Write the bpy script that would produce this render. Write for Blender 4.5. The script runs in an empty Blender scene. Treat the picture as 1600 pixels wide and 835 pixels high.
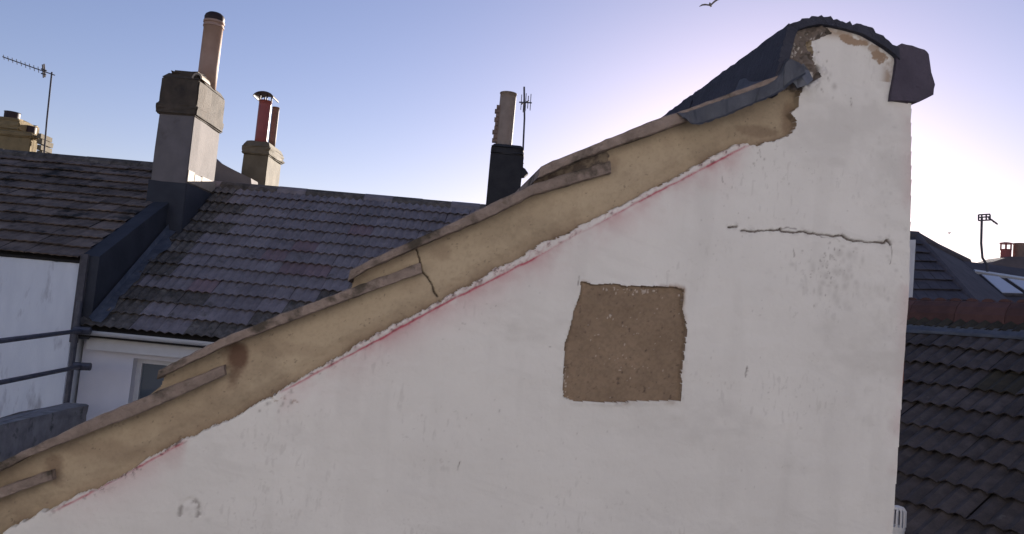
import bpy, bmesh, math, random
import numpy as np
from mathutils import Vector, Matrix

random.seed(7); RNG = np.random.default_rng(11)
S = bpy.context.scene
COL = S.collection
R = math.radians

# ------------------------------------------------------------------ camera
CAM = Vector((0, 0, 6.5)); FPX = 1200.0
PITCH, ROLL = R(4.0), R(5.3)
cam_d = bpy.data.cameras.new('camera'); cam = bpy.data.objects.new('camera', cam_d); COL.objects.link(cam)
MC = Matrix.Rotation(math.pi/2 + PITCH, 3, 'X') @ Matrix.Rotation(ROLL, 3, 'Z')
cam.matrix_world = Matrix.Translation(CAM) @ MC.to_4x4()
cam_d.sensor_width = 36; cam_d.lens = FPX/1600*36; cam_d.clip_start = 0.02; cam_d.clip_end = 2000
S.camera = cam

# ------------------------------------------------------------------ sky, sun, exposure
SUN_AZ, SUN_EL = R(18), R(10)          # azimuth clockwise from +Y (the view axis): low sun, hidden behind the gable
w = bpy.data.worlds.new('World'); S.world = w; w.use_nodes = True
nt = w.node_tree; nt.nodes.clear()
sky = nt.nodes.new('ShaderNodeTexSky'); sky.sky_type = 'NISHITA'; sky.sun_disc = False
sky.sun_elevation = SUN_EL; sky.sun_rotation = SUN_AZ
sky.altitude = 0; sky.air_density = 1.0; sky.dust_density = 0.3; sky.ozone_density = 1.0
bg = nt.nodes.new('ShaderNodeBackground'); bg.inputs['Strength'].default_value = 0.050
out = nt.nodes.new('ShaderNodeOutputWorld')
tint = nt.nodes.new('ShaderNodeMix'); tint.data_type = 'RGBA'; tint.blend_type = 'MULTIPLY'; tint.inputs[0].default_value = 1.0
tint.inputs[7].default_value = (0.96, 0.855, 1.12, 1)      # the camera's magenta white balance
nt.links.new(sky.outputs[0], tint.inputs[6]); nt.links.new(tint.outputs[2], bg.inputs[0]); nt.links.new(bg.outputs[0], out.inputs[0])
sd = bpy.data.lights.new('sun', 'SUN'); sd.energy = 5.0; sd.angle = R(0.5); sd.color = (1.0, 0.90, 0.80)
sun = bpy.data.objects.new('sun', sd); COL.objects.link(sun)
sdir = Vector((math.sin(SUN_AZ)*math.cos(SUN_EL), math.cos(SUN_AZ)*math.cos(SUN_EL), math.sin(SUN_EL)))
sun.rotation_euler = sdir.to_track_quat('Z', 'Y').to_euler(); sun.location = (6, 3, 12)
S.view_settings.view_transform = 'Standard'; S.view_settings.look = 'None'
S.view_settings.exposure = 1.54; S.view_settings.gamma = 1; S.view_settings.use_curve_mapping = False
S.render.engine = 'CYCLES'

# ------------------------------------------------------------------ measuring: photo pixels to places on real planes
def ray(u, v):
    return MC @ Vector(((u-800)/FPX, (417.5-v)/FPX, -1))
def at_y(u, v, y):
    d = ray(u, v); return CAM + d*(y/d.y)
def y_at_x(u, v, x):
    d = ray(u, v); return d.y*(x-CAM.x)/d.x
def on_plane(u, v, p, n):
    d = ray(u, v); return CAM + d*((p-CAM).dot(n)/d.dot(n))

# ------------------------------------------------------------------ helpers
WORLD = {}
def put(o, parent=None, mw=None):
    mw = mw or Matrix.Identity(4)
    COL.objects.link(o); WORLD[o.name] = mw
    if parent is not None:
        o.parent = parent
        o.matrix_local = WORLD[parent.name].inverted() @ mw
    else:
        o.matrix_world = mw
    return o
def tag(o, label=None, cat=None, group=None, kind=None):
    if label: o['label'] = label
    if cat: o['category'] = cat
    if group: o['group'] = group
    if kind: o['kind'] = kind
    return o
def thing(name, loc, label, cat, group=None):
    o = bpy.data.objects.new(name, None); o.empty_display_size = 0.1
    put(o, None, Matrix.Translation(Vector(loc)))
    return tag(o, label, cat, group)
def mesh_obj(name, verts, faces, mat, parent=None, smooth=False, mw=None):
    me = bpy.data.meshes.new(name); me.from_pydata([tuple(v) for v in verts], [], faces)
    bm = bmesh.new(); bm.from_mesh(me); bmesh.ops.recalc_face_normals(bm, faces=bm.faces); bm.to_mesh(me); bm.free()
    if mat: me.materials.append(mat)
    if smooth: me.polygons.foreach_set('use_smooth', [True]*len(me.polygons))
    return put(bpy.data.objects.new(name, me), parent, mw)
def bm_obj(name, bm, mat, parent=None, smooth=False, mw=None):
    bmesh.ops.recalc_face_normals(bm, faces=bm.faces)
    me = bpy.data.meshes.new(name); bm.to_mesh(me); bm.free(); me.materials.append(mat)
    if smooth:
        me.polygons.foreach_set('use_smooth', [True]*len(me.polygons))
    return put(bpy.data.objects.new(name, me), parent, mw)
def add_box(bm, lo, hi, rot=None, org=None):
    vs = []
    for z in (lo[2], hi[2]):
        for (x, y) in ((lo[0], lo[1]), (hi[0], lo[1]), (hi[0], hi[1]), (lo[0], hi[1])):
            p = Vector((x, y, z))
            if rot is not None: p = org + rot @ (p-org)
            vs.append(bm.verts.new(p))
    for f in ((0,3,2,1), (4,5,6,7), (0,1,5,4), (1,2,6,5), (2,3,7,6), (3,0,4,7)):
        bm.faces.new([vs[i] for i in f])
def box(name, lo, hi, mat, parent=None, bevel=0.0, jitter=0.0, cuts=0, rotz=0.0):
    bm = bmesh.new(); add_box(bm, lo, hi)
    if cuts: bmesh.ops.subdivide_edges(bm, edges=bm.edges[:], cuts=cuts, use_grid_fill=True)
    if jitter:
        for v in bm.verts: v.co += Vector([random.uniform(-jitter, jitter) for _ in range(3)])
    if bevel: bmesh.ops.bevel(bm, geom=[e for e in bm.edges if len(e.link_faces) == 2 and e.calc_face_angle(0) > 0.8], offset=bevel, segments=2, affect='EDGES')
    if rotz:
        c = Vector(((lo[0]+hi[0])/2, (lo[1]+hi[1])/2, 0))
        bmesh.ops.rotate(bm, verts=bm.verts, cent=c, matrix=Matrix.Rotation(rotz, 3, 'Z'))
    return bm_obj(name, bm, mat, parent)
def tube(bm, pts, rad, seg=8, cap=True):
    pts = [Vector(p) for p in pts]; rings = []
    for i, p in enumerate(pts):
        a = pts[max(i-1, 0)]; b = pts[min(i+1, len(pts)-1)]
        t = (b-a).normalized(); s = t.cross(Vector((0.13, 0.2, 1)) if abs(t.z) < 0.95 else Vector((1, 0, 0))).normalized(); u = s.cross(t)
        r = rad[i] if isinstance(rad, (list, tuple)) else rad
        rings.append([bm.verts.new(p + (s*math.cos(k*2*math.pi/seg) + u*math.sin(k*2*math.pi/seg))*r) for k in range(seg)])
    for i in range(len(rings)-1):
        for k in range(seg):
            bm.faces.new((rings[i][k], rings[i][(k+1) % seg], rings[i+1][(k+1) % seg], rings[i+1][k]))
    if cap:
        bm.faces.new(rings[0][::-1]); bm.faces.new(rings[-1])
def lathe(bm, c, prof, seg=24, cap=True):
    rings = []
    for (r, z) in prof:
        rings.append([bm.verts.new((c[0]+r*math.cos(k*2*math.pi/seg), c[1]+r*math.sin(k*2*math.pi/seg), c[2]+z)) for k in range(seg)])
    for i in range(len(rings)-1):
        for k in range(seg):
            bm.faces.new((rings[i][k], rings[i][(k+1) % seg], rings[i+1][(k+1) % seg], rings[i+1][k]))
    if cap: bm.faces.new(rings[0][::-1]); bm.faces.new(rings[-1])
def extrude_poly(bm, pts, vec):
    a = [bm.verts.new(p) for p in pts]; b = [bm.verts.new(Vector(p)+vec) for p in pts]; n = len(a)
    f1 = bm.faces.new(a); f2 = bm.faces.new(b[::-1])
    for i in range(n): bm.faces.new((a[i], b[i], b[(i+1) % n], a[(i+1) % n]))
    f1.normal_update(); f2.normal_update(); bmesh.ops.triangulate(bm, faces=[f1, f2], ngon_method='EAR_CLIP')

# ------------------------------------------------------------------ materials
def mat(name, c1, c2=None, scale=6.0, rough=0.85, bump=0.3, bscale=60.0, c3=None, s3=2.0, t3=0.55, vary=0.0, metal=0.0, bdist=0.01, stretch=None, spec=0.3, w3=0.12):
    m = bpy.data.materials.new(name); m.use_nodes = True; n = m.node_tree; N = n.nodes; L = n.links
    b = N['Principled BSDF']; b.inputs['Roughness'].default_value = rough; b.inputs['Metallic'].default_value = metal
    b.inputs['Specular IOR Level'].default_value = spec
    geo = N.new('ShaderNodeNewGeometry'); pos = geo.outputs['Position']
    if stretch:
        mp = N.new('ShaderNodeMapping'); mp.inputs['Scale'].default_value = stretch; L.new(pos, mp.inputs[0]); pos = mp.outputs[0]
    c2 = c2 or tuple(x*0.75 for x in c1)
    def noise(s, d=6.0, r=0.6):
        t = N.new('ShaderNodeTexNoise'); t.inputs['Scale'].default_value = s; t.inputs['Detail'].default_value = d; t.inputs['Roughness'].default_value = r
        L.new(pos, t.inputs['Vector']); return t.outputs['Fac']
    def ramp(src, a, bb):
        q = N.new('ShaderNodeMapRange'); q.inputs['From Min'].default_value = a; q.inputs['From Max'].default_value = bb; L.new(src, q.inputs[0]); return q.outputs[0]
    def mix(fac, a, bb):
        x = N.new('ShaderNodeMix'); x.data_type = 'RGBA'
        if isinstance(fac, float): x.inputs[0].default_value = fac
        else: L.new(fac, x.inputs[0])
        for i, v in ((6, a), (7, bb)):
            if isinstance(v, tuple): x.inputs[i].default_value = (*v, 1)
            else: L.new(v, x.inputs[i])
        return x.outputs[2]
    col = mix(ramp(noise(scale), 0.32, 0.68), c1, c2)
    if c3: col = mix(ramp(noise(s3), t3, t3+w3), col, c3)
    if vary:
        oi = N.new('ShaderNodeObjectInfo'); hs = N.new('ShaderNodeHueSaturation')
        L.new(ramp(oi.outputs['Random'], 0, 1), hs.inputs['Value'])
        q = hs.inputs['Value'].links[0].from_node; q.inputs['To Min'].default_value = 1-vary; q.inputs['To Max'].default_value = 1+vary
        L.new(col, hs.inputs['Color']); col = hs.outputs[0]
    L.new(col, b.inputs['Base Color'])
    if bump:
        bp = N.new('ShaderNodeBump'); bp.inputs['Strength'].default_value = bump; bp.inputs['Distance'].default_value = bdist
        L.new(noise(bscale, 8.0, 0.65), bp.inputs['Height']); L.new(bp.outputs[0], b.inputs['Normal'])
    m['mix'] = 0
    return m
def attr_mat(name, base, base2, layers, rough=0.9, scale=5.0, bump=0.25, bscale=180.0):
    """base paint plus wear layers read from mesh attributes (attribute, colour)"""
    m = mat(name, base, base2, scale=scale, rough=rough, bump=bump, bscale=bscale, bdist=0.004)
    N = m.node_tree.nodes; L = m.node_tree.links; b = N['Principled BSDF']
    src = b.inputs['Base Color'].links[0].from_socket
    for (an, c) in layers:
        a = N.new('ShaderNodeAttribute'); a.attribute_name = an
        x = N.new('ShaderNodeMix'); x.data_type = 'RGBA'
        L.new(a.outputs['Fac'], x.inputs[0]); L.new(src, x.inputs[6]); x.inputs[7].default_value = (*c, 1); src = x.outputs[2]
    L.new(src, b.inputs['Base Color'])
    return m
def glass_mat(name, col, rough=0.08):
    m = bpy.data.materials.new(name); m.use_nodes = True; b = m.node_tree.nodes['Principled BSDF']
    b.inputs['Base Color'].default_value = (*col, 1); b.inputs['Roughness'].default_value = rough; b.inputs['Specular IOR Level'].default_value = 0.8
    return m

M = {}
M['white'] = attr_mat('white_render_paint', (0.685, 0.675, 0.645), (0.625, 0.615, 0.588),
    [('bare', (0.30, 0.21, 0.14)), ('pink', (0.40, 0.095, 0.125)), ('dirt', (0.085, 0.065, 0.055))])
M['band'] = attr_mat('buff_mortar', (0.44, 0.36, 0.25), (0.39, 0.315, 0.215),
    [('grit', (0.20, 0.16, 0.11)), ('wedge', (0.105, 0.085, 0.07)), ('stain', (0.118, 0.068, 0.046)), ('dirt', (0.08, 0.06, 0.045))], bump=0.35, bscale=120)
M['patch'] = attr_mat('brown_sand_mortar', (0.265, 0.196, 0.136), (0.205, 0.15, 0.103),
    [('chip', (0.62, 0.56, 0.50)), ('dirt', (0.07, 0.05, 0.04))], bump=0.6, bscale=140, scale=14)
M['greymortar'] = attr_mat('grey_lime_mortar', (0.20, 0.165, 0.14), (0.12, 0.10, 0.09),
    [('chip', (0.66, 0.62, 0.58)), ('dirt', (0.05, 0.045, 0.04))], bump=0.7, bscale=110, scale=25)
M['verge'] = mat('weathered_verge_tile', (0.285, 0.228, 0.195), (0.185, 0.145, 0.122), scale=40, c3=(0.07, 0.058, 0.045), s3=17, t3=0.52, bump=0.8, bscale=160, vary=0.1, bdist=0.006)
M['lead'] = mat('grey_lead', (0.18, 0.195, 0.235), (0.115, 0.128, 0.16), scale=18, rough=0.55, bump=0.25, bscale=50, metal=0.25, c3=(0.30, 0.31, 0.32), s3=30, t3=0.66)
M['overhang'] = mat('purple_grey_slate', (0.082, 0.072, 0.10), (0.055, 0.048, 0.07), scale=14, bump=0.7, bscale=70)
M['leadpale'] = mat('pale_crumpled_lead', (0.26, 0.285, 0.34), (0.17, 0.19, 0.235), scale=10, rough=0.5, bump=0.3, bscale=40, metal=0.2)
M['ridge'] = mat('dark_ridge_tile', (0.048, 0.052, 0.075), (0.030, 0.033, 0.050), scale=12, bump=0.8, bscale=80, rough=0.8)
M['wallcore'] = mat('white_wall_paint', (0.685, 0.675, 0.645), (0.625, 0.615, 0.588), scale=4, bump=0.3, bscale=80)
M['red_strip'] = mat('red_corner_edge', (0.30, 0.10, 0.075), (0.20, 0.07, 0.055), scale=20)
M['tileA'] = mat('grey_roof_tile', (0.29, 0.25, 0.248), (0.20, 0.172, 0.172), scale=7, c3=(0.13, 0.115, 0.10), s3=5, t3=0.60, bump=0.4, bscale=60, vary=0.11)
M['tileRed'] = mat('reddish_roof_tile', (0.29, 0.20, 0.20), (0.22, 0.16, 0.16), scale=7, c3=(0.13, 0.115, 0.10), s3=5, t3=0.64, bump=0.4, bscale=60, vary=0.15)
M['tileMoss'] = mat('mossy_roof_tile', (0.19, 0.163, 0.14), (0.075, 0.064, 0.052), scale=10, c3=(0.26, 0.23, 0.19), s3=7, t3=0.60, bump=0.9, bscale=45, vary=0.25)
M['tileB'] = mat('brown_mossy_roof_tile', (0.225, 0.17, 0.135), (0.12, 0.09, 0.072), scale=7, c3=(0.04, 0.034, 0.028), s3=3.4, t3=0.53, bump=0.5, bscale=40, vary=0.28)
M['tileD'] = mat('dark_roof_tile', (0.115, 0.095, 0.088), (0.06, 0.05, 0.047), scale=9, c3=(0.15, 0.14, 0.13), s3=11, t3=0.66, bump=0.9, bscale=50, vary=0.22)
M['tileDmoss'] = mat('mossy_top_roof_tile', (0.075, 0.062, 0.040), (0.04, 0.034, 0.026), scale=9, bump=0.9, bscale=50, vary=0.2)
M['terracotta'] = mat('terracotta_ridge', (0.13, 0.065, 0.055), (0.085, 0.045, 0.04), scale=9, bump=0.4, bscale=60, vary=0.18)
M['felt'] = mat('dark_roof_base', (0.03, 0.027, 0.025), bump=0.2)
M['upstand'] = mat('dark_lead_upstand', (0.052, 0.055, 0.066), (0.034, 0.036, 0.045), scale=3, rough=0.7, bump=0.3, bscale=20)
M['wallB'] = mat('pale_painted_wall', (0.84, 0.86, 0.88), (0.76, 0.78, 0.81), scale=3, c3=(0.50, 0.50, 0.52), s3=2.2, t3=0.56, stretch=(2.5, 2.5, 0.7), bump=0.4, bscale=40)
M['wallA'] = mat('smooth_white_wall', (0.78, 0.76, 0.79), (0.72, 0.70, 0.73), scale=2, bump=0.15, bscale=60)
M['upvc'] = mat('white_plastic', (0.70, 0.69, 0.68), (0.62, 0.61, 0.60), scale=6, rough=0.45, bump=0.05, spec=0.5)
M['cement'] = mat('weathered_cement_render', (0.11, 0.084, 0.06), (0.062, 0.048, 0.036), scale=5, c3=(0.04, 0.034, 0.028), s3=4, t3=0.60, bump=0.7, bscale=30)
M['stack'] = mat('grey_cement_stack', (0.215, 0.19, 0.182), (0.165, 0.146, 0.14), scale=4, bump=0.4, bscale=30, c3=(0.13, 0.115, 0.105), s3=3, t3=0.62)
M['yellowstack'] = mat('ochre_render_stack', (0.30, 0.225, 0.115), (0.20, 0.15, 0.078), scale=5, bump=0.5, bscale=30, c3=(0.12, 0.10, 0.08), s3=4, t3=0.62)
M['greenstack'] = mat('olive_cement_stack', (0.185, 0.155, 0.105), (0.125, 0.104, 0.07), scale=4, bump=0.4, bscale=30, c3=(0.09, 0.075, 0.05), s3=3, t3=0.62)
M['blackstack'] = mat('blackened_stack', (0.045, 0.043, 0.045), (0.028, 0.027, 0.03), scale=6, bump=0.7, bscale=30)
M['buffpot'] = mat('buff_clay_pot', (0.50, 0.33, 0.245), (0.42, 0.27, 0.20), scale=7, rough=0.7, bump=0.15)
M['redpot'] = mat('red_clay_pot', (0.33, 0.085, 0.075), (0.25, 0.065, 0.06), scale=7, rough=0.4, bump=0.15)
M['brownpot'] = mat('brown_clay_pot', (0.27, 0.18, 0.135), (0.19, 0.125, 0.095), scale=9, rough=0.7, bump=0.2)
M['fadedpot'] = mat('faded_clay_pot', (0.37, 0.285, 0.225), (0.28, 0.215, 0.17), scale=9, rough=0.7, bump=0.2)
M['paleclay'] = mat('pale_clay_pot', (0.42, 0.345, 0.26), (0.34, 0.275, 0.205), scale=9, rough=0.7, bump=0.25)
M['soot'] = mat('sooty_cowl', (0.055, 0.03, 0.03), (0.03, 0.02, 0.02), scale=10, rough=0.6)
M['metal'] = mat('dull_aluminium', (0.13, 0.12, 0.13), (0.08, 0.075, 0.08), scale=12, rough=0.85, metal=0.0, bump=0.1)
M['steel'] = mat('grey_scaffold_steel', (0.13, 0.13, 0.15), (0.085, 0.085, 0.10), scale=15, rough=0.55, metal=0.4, bump=0.15)
M['concrete'] = mat('dirty_concrete', (0.38, 0.35, 0.33), (0.22, 0.205, 0.195), scale=6, c3=(0.10, 0.095, 0.085), s3=5, t3=0.58, bump=0.6, bscale=40)
M['black'] = mat('black_rubber', (0.015, 0.015, 0.018), rough=0.6)
M['slateC'] = mat('grey_slate', (0.115, 0.10, 0.108), (0.08, 0.07, 0.077), scale=5, bump=0.4, bscale=30, vary=0.15)
M['gull'] = mat('gull_feathers', (0.30, 0.28, 0.27), (0.16, 0.15, 0.15), scale=8, bump=0)
M['ground'] = mat('pale_bounce_ground', (0.20, 0.19, 0.18), (0.15, 0.145, 0.14), scale=3, bump=0.5, bscale=40)  # unseen ground, made pale so it bounces light up onto the walls
M['bounce_wall'] = mat('grey_bounce_wall', (0.335, 0.335, 0.36), (0.30, 0.30, 0.325), scale=2, bump=0.2, bscale=40)  # wall of the added house that bounces sunlight
M['glass'] = glass_mat('window_glass', (0.10, 0.12, 0.14))
M['skyglass'] = glass_mat('rooflight_sky_reflection', (0.62, 0.62, 0.66), 0.12)  # pale base colour stands in for sky reflected in the panes

# ------------------------------------------------------------------ ground
tag(mesh_obj('ground', [(-400, -100, 0), (400, -100, 0), (400, 900, 0), (-400, 900, 0)], [(0, 1, 2, 3)], M['ground']), kind='structure')

# ================================================================== foreground gable house
WANG = R(8)
WA = Vector((math.cos(WANG), math.sin(WANG), 0)); WN = Vector((math.sin(WANG), -math.cos(WANG), 0))
W0 = at_y(800, 500, 1.35)
def st(u, v):
    p = on_plane(u, v, W0, WN) - W0
    return (p.dot(WA), p.z)
def wp(s, t, h=0.0):
    return W0 + WA*s + Vector((0, 0, t)) + WN*h
def wpx(u, v, h=0.0):
    return wp(*st(u, v), h)
PX = (st(801, 500)[0] - st(800, 500)[0])      # metres per photo pixel on the wall

# --- numpy value noise on the wall plane
def vnoise(x, y, seed):
    g = np.random.default_rng(seed).random((256, 256))
    xi = np.floor(x).astype(int); yi = np.floor(y).astype(int); fx = x-xi; fy = y-yi
    fx = fx*fx*(3-2*fx); fy = fy*fy*(3-2*fy); xi &= 255; yi &= 255; x1 = (xi+1) & 255; y1 = (yi+1) & 255
    return (g[xi, yi]*(1-fx)+g[x1, yi]*fx)*(1-fy) + (g[xi, y1]*(1-fx)+g[x1, y1]*fx)*fy
def fbm(x, y, sc, seed, octv=4, gain=0.5):
    o = 0; a = 1; tot = 0
    for i in range(octv):
        o = o + a*vnoise(x*sc*2**i+31.7*i, y*sc*2**i+17.3*i, seed+i); tot += a; a *= gain
    return o/tot
def seg_dist(X, Y, poly, closed=False):
    d = np.full(X.shape, 1e9); n = len(poly)
    for i in range(n if closed else n-1):
        (ax, ay), (bx, by) = poly[i], poly[(i+1) % n]
        vx, vy = bx-ax, by-ay; t = np.clip(((X-ax)*vx+(Y-ay)*vy)/(vx*vx+vy*vy+1e-12), 0, 1)
        d = np.minimum(d, np.hypot(X-ax-t*vx, Y-ay-t*vy))
    return d
def inside(X, Y, poly):
    r = np.zeros(X.shape, bool); n = len(poly)
    for i in range(n):
        (ax, ay), (bx, by) = poly[i], poly[(i+1) % n]
        if ay == by: continue
        c = ((ay > Y) != (by > Y)) & (X < (bx-ax)*(Y-ay)/(by-ay)+ax)
        r ^= c
    return r
def ss(a, b, x):
    t = np.clip((x-a)/(b-a), 0, 1); return t*t*(3-2*t)

TOP = [(-420, 948), (-330, 905), (-100, 790), (0, 731), (66, 700), (142, 665), (211, 634), (248, 603), (256, 583), (313, 553), (348, 535), (432, 503), (503, 476), (546, 455),
       (554, 428), (580, 414), (664, 377), (755, 332), (828, 297), (841, 272), (914, 243), (1014, 200), (1060, 186), (1193, 140), (1212, 110), (1226, 70), (1234, 48),
       (1275, 38), (1310, 42), (1345, 52), (1372, 66), (1396, 82), (1399, 100), (1391, 158), (1424, 162)]
RIGHT = [(1424, 300), (1420, 460), (1412, 600), (1397, 790), (1390, 900), (1384, 1000)]
EDGE = [(-330, 1010), (-40, 862), (0, 838), (50, 815), (90, 795), (150, 770), (200, 745), (245, 715), (290, 690), (325, 676), (352, 664), (395, 640), (435, 618), (480, 590), (520, 568), (560, 541), (585, 525), (630, 502), (680, 473),
        (720, 452), (760, 430), (830, 392), (890, 360), (945, 333), (1000, 305), (1040, 284), (1070, 268), (1110, 247), (1165, 225), (1190, 228), (1213, 221), (1232, 214), (1242, 200), (1243, 188), (1236, 176), (1246, 164), (1252, 143)]
PATCH = [(907, 442), (960, 446), (1010, 449), (1055, 449), (1067, 452), (1065, 480), (1070, 515), (1068, 545), (1063, 580), (1064, 627), (1010, 627), (960, 630), (900, 628), (879, 622), (882, 580), (884, 532), (893, 500), (906, 460)]
GREY = [(1252, 143), (1258, 132), (1280, 121), (1277, 112), (1268, 92), (1262, 66), (1300, 52), (1280, 36), (1230, 42), (1200, 80), (1190, 150), (1235, 140)]
CRACK = [[(1139, 354), (1152, 354)], [(1158, 359), (1172, 361), (1190, 360)], [(1192, 361), (1218, 361), (1222, 358), (1222, 363), (1240, 363), (1255, 361), (1262, 365), (1270, 364), (1280, 367), (1289, 367), (1302, 371), (1315, 370), (1325, 374), (1334, 378), (1345, 377), (1370, 379), (1384, 380), (1388, 376), (1391, 383)]]
VCRACK = [(650, 386), (653, 400), (657, 414), (660, 425), (668, 434), (674, 444), (678, 455), (684, 463)]
HAIR = [[(1222, 358), (1232, 355), (1246, 357)], [(1281, 367), (1284, 372), (1292, 371)], [(1302, 371), (1311, 378)], [(1391, 383), (1394, 397), (1391, 412)], [(1129, 274), (1130, 284)], [(718, 722), (714, 735)], [(1166, 576), (1163, 589)], [(1329, 157), (1330, 167)],
        [(1187, 234), (1190, 246)], [(1240, 390), (1241, 402)], [(684, 463), (690, 468)], [(660, 425), (668, 419)], [(905, 432), (903, 446)]]
CURL = [(1262, 88), (1270, 98), (1277, 112), (1275, 122), (1262, 132)]
EDGE = [(u, v-5 if 20 < u < 540 else v) for (u, v) in EDGE]
def S_(pl): return [st(*p) for p in pl]
poly_wall = S_(TOP + RIGHT + [(-420, 1000)]); edge = S_(EDGE); patch = S_(PATCH); grey = S_(GREY)

G = 0.0017
smin, smax = st(-330, 600)[0], st(1450, 160)[0]; tmin, tmax = st(600, 960)[1], st(1275, 20)[1]
ns, ntt = int((smax-smin)/G), int((tmax-tmin)/G)
SX, TY = np.meshgrid(smin+np.arange(ns)*G, tmin+np.arange(ntt)*G, indexing='ij')
jx = (fbm(SX, TY, 34, 1, 5, 0.70)-0.5)*0.017; jy = (fbm(SX, TY, 34, 9, 5, 0.70)-0.5)*0.017     # ragged edges
rx = SX+jx; ry = TY+jy
band_poly = edge + S_([(1260, 120), (1290, -50), (-330, -50)])
in_band = inside(rx, ry, band_poly) & inside(SX, TY, band_poly + []) | inside(rx, ry, band_poly)
kx = (fbm(SX, TY, 50, 31, 5, 0.62)-0.5)*0.008; ky = (fbm(SX, TY, 50, 32, 5, 0.62)-0.5)*0.008
in_patch = inside(SX+kx, TY+ky, patch)
in_grey = inside(SX+jx*0.8, TY+jy*0.8, grey)
in_wall = inside(SX, TY, poly_wall)
d_edge = seg_dist(rx, ry, edge); d_edge_s = seg_dist(SX, TY, edge)
d_patch = seg_dist(SX+kx, TY+ky, patch, True)
d_top = seg_dist(SX, TY, S_(TOP)); d_right = seg_dist(SX, TY, S_([(1424, 100)]+RIGHT))
jc = (fbm(SX, TY, 55, 21, 4, 0.6)-0.5)*0.010; jd = (fbm(SX, TY, 55, 22, 4, 0.6)-0.5)*0.010; cw = 0.15+1.75*fbm(SX, TY, 38, 23, 4, 0.6)
d_crack = np.minimum.reduce([seg_dist(SX+jc, TY+jd, S_(c)) for c in CRACK])/cw
d_vcr = seg_dist(SX+jc*0.6, TY+jd*0.6, S_(VCRACK))/cw; d_curl = seg_dist(SX+jc, TY+jd, S_(CURL))/cw
px_ = lambda n: n*PX
region = np.where(in_grey, 3, np.where(in_band, 1, np.where(in_patch, 2, 0)))
# along-edge mask for the flaking pink strip (photo: strongest mid and right, patchy at the left)
LINE = [(84, 800), (135, 774), (191, 743), (286, 692), (330, 668), (440, 612), (520, 569), (590, 531), (640, 504), (684, 480), (741, 451), (815, 414), (890, 373), (960, 336), (1025, 301), (1075, 276), (1130, 247), (1172, 227)]
sA, sB = st(90, 795)[0], st(1170, 228)[0]
along = ss(sA-0.03, sA+0.02, SX)*(1-ss(sB-0.02, sB+0.02, SX))
gap = 1 - ss(st(285, 690)[0]-0.005, st(300, 690)[0], SX)*(1-ss(st(430, 620)[0], st(450, 610)[0], SX))
strong = 0.62+0.38*ss(st(520, 568)[0], st(600, 520)[0], SX)
flk = fbm(SX, TY, 130, 40, 4, 0.7)
und = (fbm(SX, TY, 3.0, 60, 4)-0.5)*0.010 + (fbm(SX*0.6, TY*1.6, 14, 70, 3)-0.5)*0.0032 + (fbm(SX, TY, 70, 80, 3, 0.6)-0.5)*0.0012
H = und.copy()
# mortar band: set back, hollow trowelled face
Hb = -0.010 + (fbm(SX, TY, 7, 90, 3)-0.5)*0.006 + (fbm(SX, TY, 90, 100, 3, 0.6)-0.5)*0.0016 - 0.004*ss(0, px_(18), px_(26)-d_edge)
H = np.where(region == 1, Hb, H)
lip = (region == 0)*np.exp(-(d_edge/px_(9))**2)*along*gap
H += lip*(0.0012 + (flk-0.5)*0.008)*strong
line_p = S_(LINE); groove_d = seg_dist(SX+(fbm(SX, TY, 40, 120, 3)-0.5)*0.004, TY+(fbm(SX, TY, 40, 125, 3)-0.5)*0.004, line_p)
below = TY < np.interp(SX, [p[0] for p in line_p], [p[1] for p in line_p])
amt = (0.25+0.75*ss(0.25, 0.55, fbm(SX, TY*0.3, 9, 130, 4, 0.6)))*(0.45+0.9*fbm(SX, TY, 90, 135, 3, 0.6))
groove = (region == 0)*np.exp(-(groove_d/px_(1.6))**2)*along*gap*amt*(0.3+0.7*strong)
H -= groove*0.0015
Hp = -0.003 + und*0.6 + (fbm(SX, TY, 45, 140, 4, 0.65)-0.5)*0.0055
H = np.where(region == 2, Hp - 0.0015*np.exp(-(d_patch/px_(2.5))**2), H)
H += (region == 0)*np.exp(-(d_patch/px_(5))**2)*(0.002+(flk-0.5)*0.006)
Hg = -0.004 + (fbm(SX, TY, 35, 150, 4, 0.7)-0.5)*0.034
H = np.where(region == 3, Hg, H)
crk = np.exp(-(d_crack/px_(1.45))**4); H -= crk*0.005
hair = np.minimum.reduce([seg_dist(SX+jc*0.7, TY+jd*0.7, S_(c)) for c in HAIR])
hair = np.exp(-(hair/px_(0.95))**2)*(0.3+0.7*ss(0.35, 0.6, fbm(SX, TY, 60, 24, 3)))
vcr = np.exp(-(d_vcr/px_(1.35))**4); H -= vcr*0.006
curl = np.exp(-(d_curl/px_(1.8))**4); H -= curl*0.007
H += (region != 3)*np.exp(-(((d_curl-px_(8))/px_(6))**2))*0.004*(SX > st(1240, 100)[0])
# old crater ring low on the left of the white wall
cx, cy = st(296, 800); rr = np.hypot((SX-cx)/1.0, (TY-cy)/1.25); ring = np.exp(-((rr-px_(13))/px_(3.5))**2); H -= ring*0.0022*(TY > cy-px_(6))
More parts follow.
